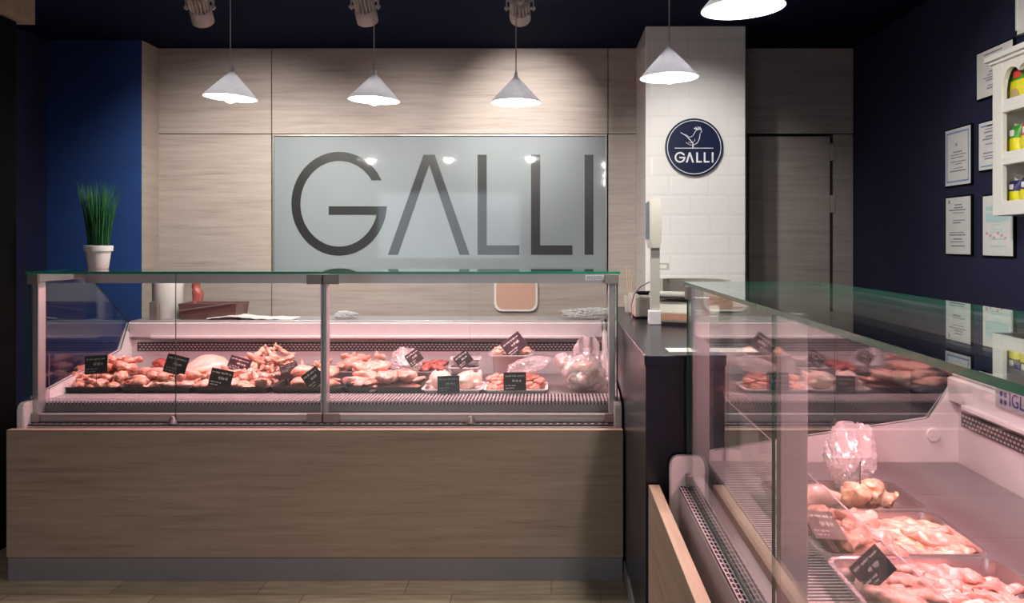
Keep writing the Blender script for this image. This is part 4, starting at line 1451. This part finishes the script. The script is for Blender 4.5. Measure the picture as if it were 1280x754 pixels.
def ribbon(b, pts, w0, w1, y0=-.0195, y1=-.018):
    """a flat brush stroke through pts, tapering from w0 to w1 (drawing units)"""
    P_ = [Vector(sz(*q)) for q in pts]
    sm = []
    for i in range(len(P_) - 1):
        a0, a1, a2, a3 = P_[max(0, i - 1)], P_[i], P_[i + 1], P_[min(len(P_) - 1, i + 2)]
        for j in range(6):
            t = j / 6
            sm.append(0.5 * ((2 * a1) + (a2 - a0) * t + (2 * a0 - 5 * a1 + 4 * a2 - a3) * t * t + (3 * a1 - a0 - 3 * a2 + a3) * t ** 3))
    sm.append(P_[-1])
    L_, R_ = [], []
    for i, c in enumerate(sm):
        t = (sm[min(i + 1, len(sm) - 1)] - sm[max(i - 1, 0)]).normalized()
        nrm = Vector((-t.y, t.x))
        ww = (w0 + (w1 - w0) * i / (len(sm) - 1)) * k / 2
        L_.append(c + nrm * ww)
        R_.append(c - nrm * ww)
    v = b.bm.verts
    rings = [[v.new((l.x, y0, l.y)), v.new((r.x, y0, r.y)), v.new((r.x, y1, r.y)), v.new((l.x, y1, l.y))] for l, r in zip(L_, R_)]
    for r0, r1 in zip(rings, rings[1:]):
        for q in range(4):
            b.bm.faces.new((r0[q], r0[(q + 1) % 4], r1[(q + 1) % 4], r1[q]))
    b.bm.faces.new(rings[0][::-1])
    b.bm.faces.new(rings[-1])


b = MB()
ribbon(b, [(245, 218), (300, 252), (340, 290), (378, 335)], 4, 11)
ribbon(b, [(298, 238), (335, 266), (370, 258), (395, 222), (412, 198), (440, 185)], 4, 7)
ribbon(b, [(440, 185), (462, 192), (470, 212), (452, 222)], 7, 4)
ribbon(b, [(452, 232), (446, 280), (425, 325), (385, 350), (340, 348), (302, 322)], 7, 4)
ribbon(b, [(400, 288), (385, 318), (355, 332), (330, 318)], 4, 4)
ribbon(b, [(378, 335), (376, 380)], 10, 12)
for q in (((388, 172), (405, 182), (425, 184)), ((405, 160), (415, 175), (430, 180)), ((430, 156), (436, 170), (440, 182)), ((452, 160), (452, 175), (448, 188)), ((466, 176), (462, 186), (455, 192))):
    ribbon(b, q, 10, 8)
b.obj('rooster', M['sign_white'], sg)
ribbon_b = MB()
ribbon(ribbon_b, [(183, 385), (388, 385), (593, 385)], 7, 7)
ribbon_b.obj('ground_line', M['sign_white'], sg)
ky = 110.0 / 129.6


def conv_sign(px, py):
    xs = {}
    return sz(183 + (px - 364.4) * (410 / 377.4), 483 + (py - 254.7) * ky)


gx = 410 / 377.4
# letters of the small sign are bolder than the window's
Xs = lambda px: sz(px, 0)[0]
Zs = lambda py: sz(0, py)[1]
glyph_G(Xs(240), Zs(483), 57 * k, 57 * k, 17 * k, 0, Zs(477), Zs(494), Xs(232), -.0195, -.018, 48).obj('letter', M['sign_white'], sg)
b = MB()
b.prism([(Xs(334), Zs(430)), (Xs(352), Zs(430)), (Xs(388), Zs(538)), (Xs(369), Zs(538)), (Xs(343), Zs(458)), (Xs(320), Zs(538)), (Xs(301), Zs(538))], 1, -.0195, -.018)
b.obj('letter', M['sign_white'], sg)
for xa, xb, xc in ((412, 430, 472), (492, 510, 552)):
    MB().prism([(Xs(xa), Zs(430)), (Xs(xb), Zs(430)), (Xs(xb), Zs(521)), (Xs(xc), Zs(521)), (Xs(xc), Zs(538)), (Xs(xa), Zs(538))], 1, -.0195, -.018).obj('letter', M['sign_white'], sg)
MB().prism([(Xs(577), Zs(430)), (Xs(595), Zs(430)), (Xs(595), Zs(538)), (Xs(577), Zs(538))], 1, -.0195, -.018).obj('letter', M['sign_white'], sg)

# ------------------------------------------------------------------ pendant lamps
RL_ = 0.117
HL = 0.118
shade_b = MB().lathe([(0.0085, HL + .022), (0.0085, HL + .004), (0.014, HL - .004), (RL_, 0.004), (RL_ + .001, 0.0), (RL_ - .002, 0.0), (RL_ - .003, .004), (.012, HL - .012), (0, HL - .012)], n=48)
shade_b.bm.normal_update()
shade_me = None
bulb_me = None


def pendant(x, y, z, label, tilt=(0, 0)):
    global shade_me, bulb_me
    root = empty('pendant_lamp', (x, y, z))
    tag(root, label, 'lamp', 'white cone pendant lamps')
    if shade_me is None:
        bm = shade_b
        for f in bm.bm.faces:
            c = f.calc_center_median()
            r = math.hypot(c.x, c.y)
            f.material_index = 1 if c.z < HL - .012 and r < RL_ - 0.0005 and (r / RL_ + c.z / HL) < 0.985 else 0
        shade_me = bm.mesh('lamp_shade', [M['shade'], M['shade_in']], 50)
        bulb_me = MB().sphere((0, 0, 0.012), 0.034, 3).mesh('bulb', M['bulb'], 180)
    s = bpy.data.objects.new('lamp_shade', shade_me)
    COL.objects.link(s)
    s.parent = root
    s.rotation_euler = (tilt[0], tilt[1], 0)
    bl = bpy.data.objects.new('bulb', bulb_me)
    COL.objects.link(bl)
    bl.parent = root
    MB().cyl((0, 0, .012 + .03), (0, 0, HL - .013), .014, n=16).obj('bulb_socket', M['shade'], root)
    MB().cyl((0, 0, HL + .018), (0, 0, CEIL - z - .022), .0026, n=8).obj('cord', M['cord'], root)
    MB().lathe([(0, -.022), (.034, -.02), (.04, -.002), (.04, -.0005), (0, -.0005)], (0, 0, CEIL - z), 24).obj('ceiling_rose', M['shade'], root, 40)
    l = bpy.data.lights.new('pendant_light', 'SPOT')
    l.energy, l.color, l.spot_size, l.spot_blend, l.shadow_soft_size = PENDANT_W, (1.0, 0.93, 0.84), math.radians(150), 0.5, 0.03
    lo = bpy.data.objects.new('pendant_light', l)
    COL.objects.link(lo)
    lo.parent = root
    lo.location = (0, 0, -0.03)
    return root


for px, py, dd, lab, tl in ((288, 122.5, 3.79, 'leftmost white cone pendant lamp above the long counter', (0, .055)),
                            (467.5, 125.5, 3.86, 'second white cone pendant from the left, beside the G and A', (0, .04)),
                            (645, 128.5, 3.92, 'third white cone pendant from the left, over the first L', (0, .0)),
                            (836.5, 97.5, 3.36, 'white cone pendant in front of the tiled column', (0, -.02)),
                            (929, 11, 2.36, 'largest cone pendant cut by the top edge, above the right counter', (0, -.05))):
    p = at(px, py, dd)
    pendant(p.x, p.y, p.z, lab, tl)
pendant(0.60, 1.35, 2.045, 'white cone pendant nearer the viewer, above the right counter')

# ------------------------------------------------------------------ track and spotlights
tk = MB().box(-1.95, 0.55, 4.00, 4.035, CEIL - .03, CEIL - .0005, .003)
tk.bm.normal_update()
tag(tk.obj('light_track', M['spot_white']), 'white ceiling track carrying the spotlights', 'track')


def spotlight(px, py, label, target, power, angle):
    p = at(px, py, 4.03)
    root = empty('track_spotlight', (p.x, 4.018, CEIL - .0305))
    tag(root, label, 'spotlight', 'track spotlights on the ceiling')
    MB().box(-.05, .05, -.016, .016, -.022, 0, .003).obj('track_adapter', M['spot_white'], root)
    hz = p.z - root.location.z + 0.03                    # pivot height
    yk = MB().box(-.064, .064, -.010, .010, -.030, -.022, .002)
    for s_ in (-1, 1):
        yk.box(s_ * .064 - .003, s_ * .064 + .003, -.010, .010, hz - .012, -.024, .001)
        yk.cyl((s_ * .050, 0, hz), (s_ * .074, 0, hz), .008, n=12)
    yk.obj('yoke', M['spot_white'], root)
    tg = Vector(target) - Vector((root.location.x, root.location.y, root.location.z + hz))
    q = tg.to_track_quat('-Z', 'Y').to_euler()
    head = MB().lathe([(0, -.075), (.044, -.075), (.050, -.082), (.052, -.080), (.052, -.02), (.048, -.012), (.03, -.008), (0, -.008)], n=32)
    h = head.obj('head', M['spot_white'], root, 40, (0, 0, hz), q)
    fb = MB()
    fb.cyl((0, 0, -.01), (0, 0, .085), .024, n=16)
    for i in range(16):
        a = 2 * math.pi * i / 16
        m_ = Matrix.Rotation(a, 4, 'Z')
        t_ = MB()
        t_.box(.018, .049, -.0022, .0022, -.012, .062, .001, 1)
        t_.transform(m_)
        me = bpy.data.meshes.new('x')
        t_.bm.to_mesh(me)
        t_.bm.free()
        fb.bm.from_mesh(me)
        bpy.data.meshes.remove(me)
    fb.obj('cooling_fins', M['spot_white'], h)
    ln = MB().cyl((0, 0, -.0765), (0, 0, -.0755), .042, n=32)
    ln.obj('lens', M['spot_lens'], h)
    tb = [(0.035, 0, .075), (.055, -.004, .105), (.085, -.006, .10), (.088, -.004, .07), (.07, 0, .055)]
    MB().tube([(x, y, z + hz) for x, y, z in tb], .003, 8).obj('lead', M['spot_white'], root, 60)
    d_ = tg.normalized()
    spot('spot_beam', Vector((root.location.x, root.location.y, root.location.z + hz)) + d_ * .085, target, power, (1.0, .94, .87), math.radians(angle), 1.0, 0.02)
    return root


spotlight(251, 18, 'leftmost track spotlight with cooling fins', (at(322, 0, YB).x, YB, bz(300)), SPOT_W * 0.62, 100)
spotlight(456.5, 17, 'middle track spotlight behind the second pendant', (at(520, 0, YB).x, YB, bz(310)), SPOT_W * 0.5, 100)
spotlight(650, 19, 'right track spotlight behind the third pendant', (at(655, 0, YB).x, YB, bz(160)), SPOT_W * 0.62, 54)

# ------------------------------------------------------------------ papers on the right wall
XR = 1.885


def wy(px, x=XR):
    return x * F / (px - CX)


def wall_paper(px0, px1, y_top0, y_bot0, label, style, seed, backing=True, top_at=None):
    """framed sheet; pixel heights are taken at its far (left) edge"""
    ya, yb = wy(px0), wy(px1)
    z1, z0 = EYE - (y_top0 - CY) * ya / F, EYE - (y_bot0 - CY) * ya / F
    root = empty('framed_paper', (XR, (ya + yb) / 2, (z0 + z1) / 2))
    tag(root, label, 'framed paper', 'papers on the navy wall')
    hw, hh = abs(ya - yb) / 2, (z1 - z0) / 2
    MB().box(-.012, 0, -hw - .004, hw + .004, -hh - .004, hh + .004, .001, 1).obj('backing', M['black'], root)
    MB().box(-.0135, -.012, -hw + .003, hw - .003, -hh + .003, hh - .003).obj('sheet', M['paper'], root)
    sh_ = root.children[-1] if root.children and root.children[-1].name.startswith('sheet') else [c for c in root.children if c.name.startswith('sheet')][0]
    R = random.Random(seed)
    x0, x1 = -.0142, -.0134
    pb = MB()
    if style == 'border':
        q = .016
        bb = MB()
        for e0, e1 in ((q, q + .008),):
            bb.box(x0, x1, -hw + e0, hw - e0, hh - e1, hh - e0).box(x0, x1, -hw + e0, hw - e0, -hh + e0, -hh + e1)
            bb.box(x0, x1, -hw + e0, -hw + e1, -hh + e0, hh - e0).box(x0, x1, hw - e1, hw - e0, -hh + e0, hh - e0)
        bb.obj('blue_border', M['print_blue'], sh_)
        pb.cyl((x0, .01, hh * .42), (x1, .01, hh * .42), .008, n=6)
    if style == 'logo':
        pb.box(x0, x1, hw - .045, hw - .03, hh - .03, hh - .014)
    z = hh * (.80 if style != 'border' else .25)
    while z > -hh * .78:
        ln = R.uniform(.35, .92)
        if R.random() < 0.82:
            off = R.uniform(-.08, .08) * hw
            h_ = R.choice((.0018, .0022, .003))
            pb.box(x0, x1, -hw * .72 * ln + off, hw * .72 * ln + off, z - h_, z + h_)
        z -= R.choice((.011, .013, .019))
    pb.obj('printed_lines', M['print'] if style != 'teal' else M['print_teal'], sh_)
    if style == 'teal':
        bb = MB()
        for zz in (hh * .55, hh * .35, hh * .2):
            bb.box(x0 - .0004, x1, -hw * .75, hw * .75, zz - .010, zz + .010)
        bb.obj('teal_band', M['print_teal'], sh_)
        bb = MB()
        for k_ in range(6):
            bb.box(x0 - .0004, x1, -hw * .6 + k_ * .03, -hw * .6 + k_ * .03 + .017, -hh * .45 + .01 * (k_ % 3), -hh * .45 + .01 * (k_ % 3) + .012)
        bb.obj('pink_mark', M['print_pink'], sh_)
    if style == 'border2':
        bb = MB().box(x0, x1, -hw * .8, hw * .8, -hh * .86, -hh * .80).box(x0, x1, -hw * .8, hw * .8, hh * .78, hh * .84)
        bb.obj('blue_band', M['print_blue'], sh_)
    return root


wall_paper(1185, 1217, 164, 234, 'framed paper with blue border, upper left of the group', 'border', 1)
wall_paper(1185.5, 1217, 247.5, 318, 'framed plain typed paper, lower left of the group', 'logo', 2)
wall_paper(1227, 1258, 154.5, 214.5, 'framed paper half hidden by the white wall cabinet', 'border2', 3)
wall_paper(1232, 1270.5, 245, 320, 'framed pale teal paper below the white wall cabinet', 'teal', 4)
wall_paper(1224.5, 1270, 68, 126, 'wide framed paper behind the cabinet top', 'plain', 5)
wbd = empty('wall_board', (XR, wy(1277) - 0.25, 2.40))
tag(wbd, 'white board at the top right edge above the wall cabinet', 'board')
MB().box(-.022, 0, -.25, .25, -.175, .19, .003).obj('board', M['paper'], wbd)
MB().box(-.026, -.022, -.25, .25, -.175, -.155, .001, 1).box(-.026, -.022, .235, .25, -.175, .19, .001, 1).obj('board_edge', M['shelf'], wbd)

# ------------------------------------------------------------------ white wall cabinet with packets
XS = 1.725
ysf = XS * F / (1240.5 - CX)                            # far end of the cabinet front
Lc = 0.80
cab = empty('wall_cabinet', (XR - .0005, ysf, 1.50))
tag(cab, 'cream wall cabinet with scalloped top and open shelves of packets', 'cabinet')
dx = XS - XR                                            # front plane, local
H = 0.60
z1s, z2s = 0.392, 0.192                                # board undersides, local
MB().box(-.012, 0, -Lc, 0, 0, H).obj('cabinet_back', M['shelf_in'], cab)
for y0, y1 in ((-.022, 0), (-Lc, -Lc + .022)):
    MB().box(dx + .02, -.012, y0, y1, 0, H).obj('side_panel', M['shelf'], cab)
fr_ = MB().box(dx, dx + .02, -.072, 0, 0, H, .003).box(dx, dx + .02, -Lc, -Lc + .072, 0, H, .003).box(dx, dx + .02, -Lc + .072, -.072, 0, .055, .003)
fr_.obj('face_frame', M['shelf'], cab)
# scalloped valance
pts = [(-Lc + .072, H), (-.072, H)]
n = 6
wv = (Lc - .144) / n
low = []
for i in range(n):
    y0 = -.072 - i * wv
    for j in range(13):
        t = j / 12
        edge = (i == 0 and t < .5) or (i == n - 1 and t > .5)
        dip = .072 if edge else .022
        low.append((y0 - wv * t, H - .043 - dip * (1 - abs(math.sin(math.pi * t)) ** .55)))
b = MB()
va = [[b.bm.verts.new((x, q[0], z)) for q in low for z in (q[1],)] for x in (dx + .001, dx + .019)]
vb = [[b.bm.verts.new((x, q[0], H)) for q in low] for x in (dx + .001, dx + .019)]
for i in range(len(low) - 1):
    if abs(low[i][0] - low[i + 1][0]) < 1e-6:
        continue
    b.bm.faces.new((va[0][i], va[0][i + 1], vb[0][i + 1], vb[0][i]))
    b.bm.faces.new((va[1][i], va[1][i + 1], vb[1][i + 1], vb[1][i]))
    b.bm.faces.new((va[0][i], va[0][i + 1], va[1][i + 1], va[1][i]))
b.obj('valance', M['shelf'], cab)
MB().box(dx - .025, 0, -Lc - .02, .02, H, H + .022, .004).box(dx - .012, 0, -Lc - .008, .008, H - .012, H, .003).obj('crown', M['shelf'], cab)
for zb, nm in ((.012, 'bottom_board'), (z2s + .012, 'shelf_board'), (z1s + .012, 'shelf_board')):
    MB().box(dx + .02, -.012, -Lc + .022, -.022, zb, zb + .018).obj(nm, M['shelf'], cab)
for zb in (z2s, z1s):
    MB().box(dx - .001, dx + .019, -Lc + .072, -.072, zb, zb + .022, .003).box(dx + .003, dx + .019, -Lc + .072, -.072, zb + .022, zb + .050, .003).obj('shelf_rail', M['shelf'], cab)


def packet(yc, z, wd, ht, dp, top, body, label, grp, logo='pk_white', fat=0.35, patch=None, rz=0.0):
    root = empty('snack_packet', (XS + .025 + dp / 2 + .012, yc, z), (0, 0, rz))
    tag(root, label, 'packet', grp)

    def shell(z0, z1, mat, nm):
        lp = []
        n_ = 8
        for i in range(n_ + 1):
            t = (z0 + (z1 - z0) * i / n_) / ht
            th = dp / 2 * max(.10, math.sin(math.pi * min(.96, max(.10, .12 + .84 * t))) ** .6)
            ww = wd / 2 * (0.94 + .06 * math.cos(math.pi * 2 * t))
            lp.append(rrect(-th, th, -ww, ww, min(th, ww) * .8, z0 + (z1 - z0) * i / n_, 3))
        MB().loops(lp, True, True).obj(nm, mat, root, 50)
    shell(0, ht * .60, M[body], 'packet_body')
    shell(ht * .60, ht, M[top], 'packet_top')
    th = dp / 2
    MB().box(-th - .001, -th + .006, -wd * .16, wd * .16, ht * .66, ht * .86, .002).obj('printed_patch', M[logo], root)
    if patch:
        MB().cyl((-th - .0015, wd * .1, ht * .22), (-th + .004, wd * .1, ht * .22), ht * .19, n=20).obj('printed_picture', M[patch], root)


zb0, zb1, zb2 = 1.50 + .0305, 1.50 + z2s + .0505, 1.50 + z1s + .0505
zz1, zz2 = 1.50 + z2s + .0305, 1.50 + z1s + .0305
g0 = 'packets in the wall cabinet'
packet(ysf - .105, zz2, .15, .150, .06, 'pk_green', 'pk_yellow', 'large yellow packet with green top on the upper cabinet shelf', g0, 'pk_red', patch='pk_brown')
packet(ysf - .068, zz1, .080, .122, .05, 'pk_green', 'pk_yellow', 'yellow packet with green top on the middle cabinet shelf', g0)
packet(ysf - .158, zz1, .090, .126, .05, 'pk_red', 'pk_yellow', 'yellow packet with red top on the middle cabinet shelf', g0)
packet(ysf - .064, zb0, .074, .104, .05, 'pk_navy', 'pk_yellow', 'yellow packet with navy top, left on the lowest cabinet shelf', g0)
packet(ysf - .150, zb0, .086, .110, .05, 'pk_navy', 'pk_yellow', 'yellow packet with navy top, right on the lowest cabinet shelf', g0)
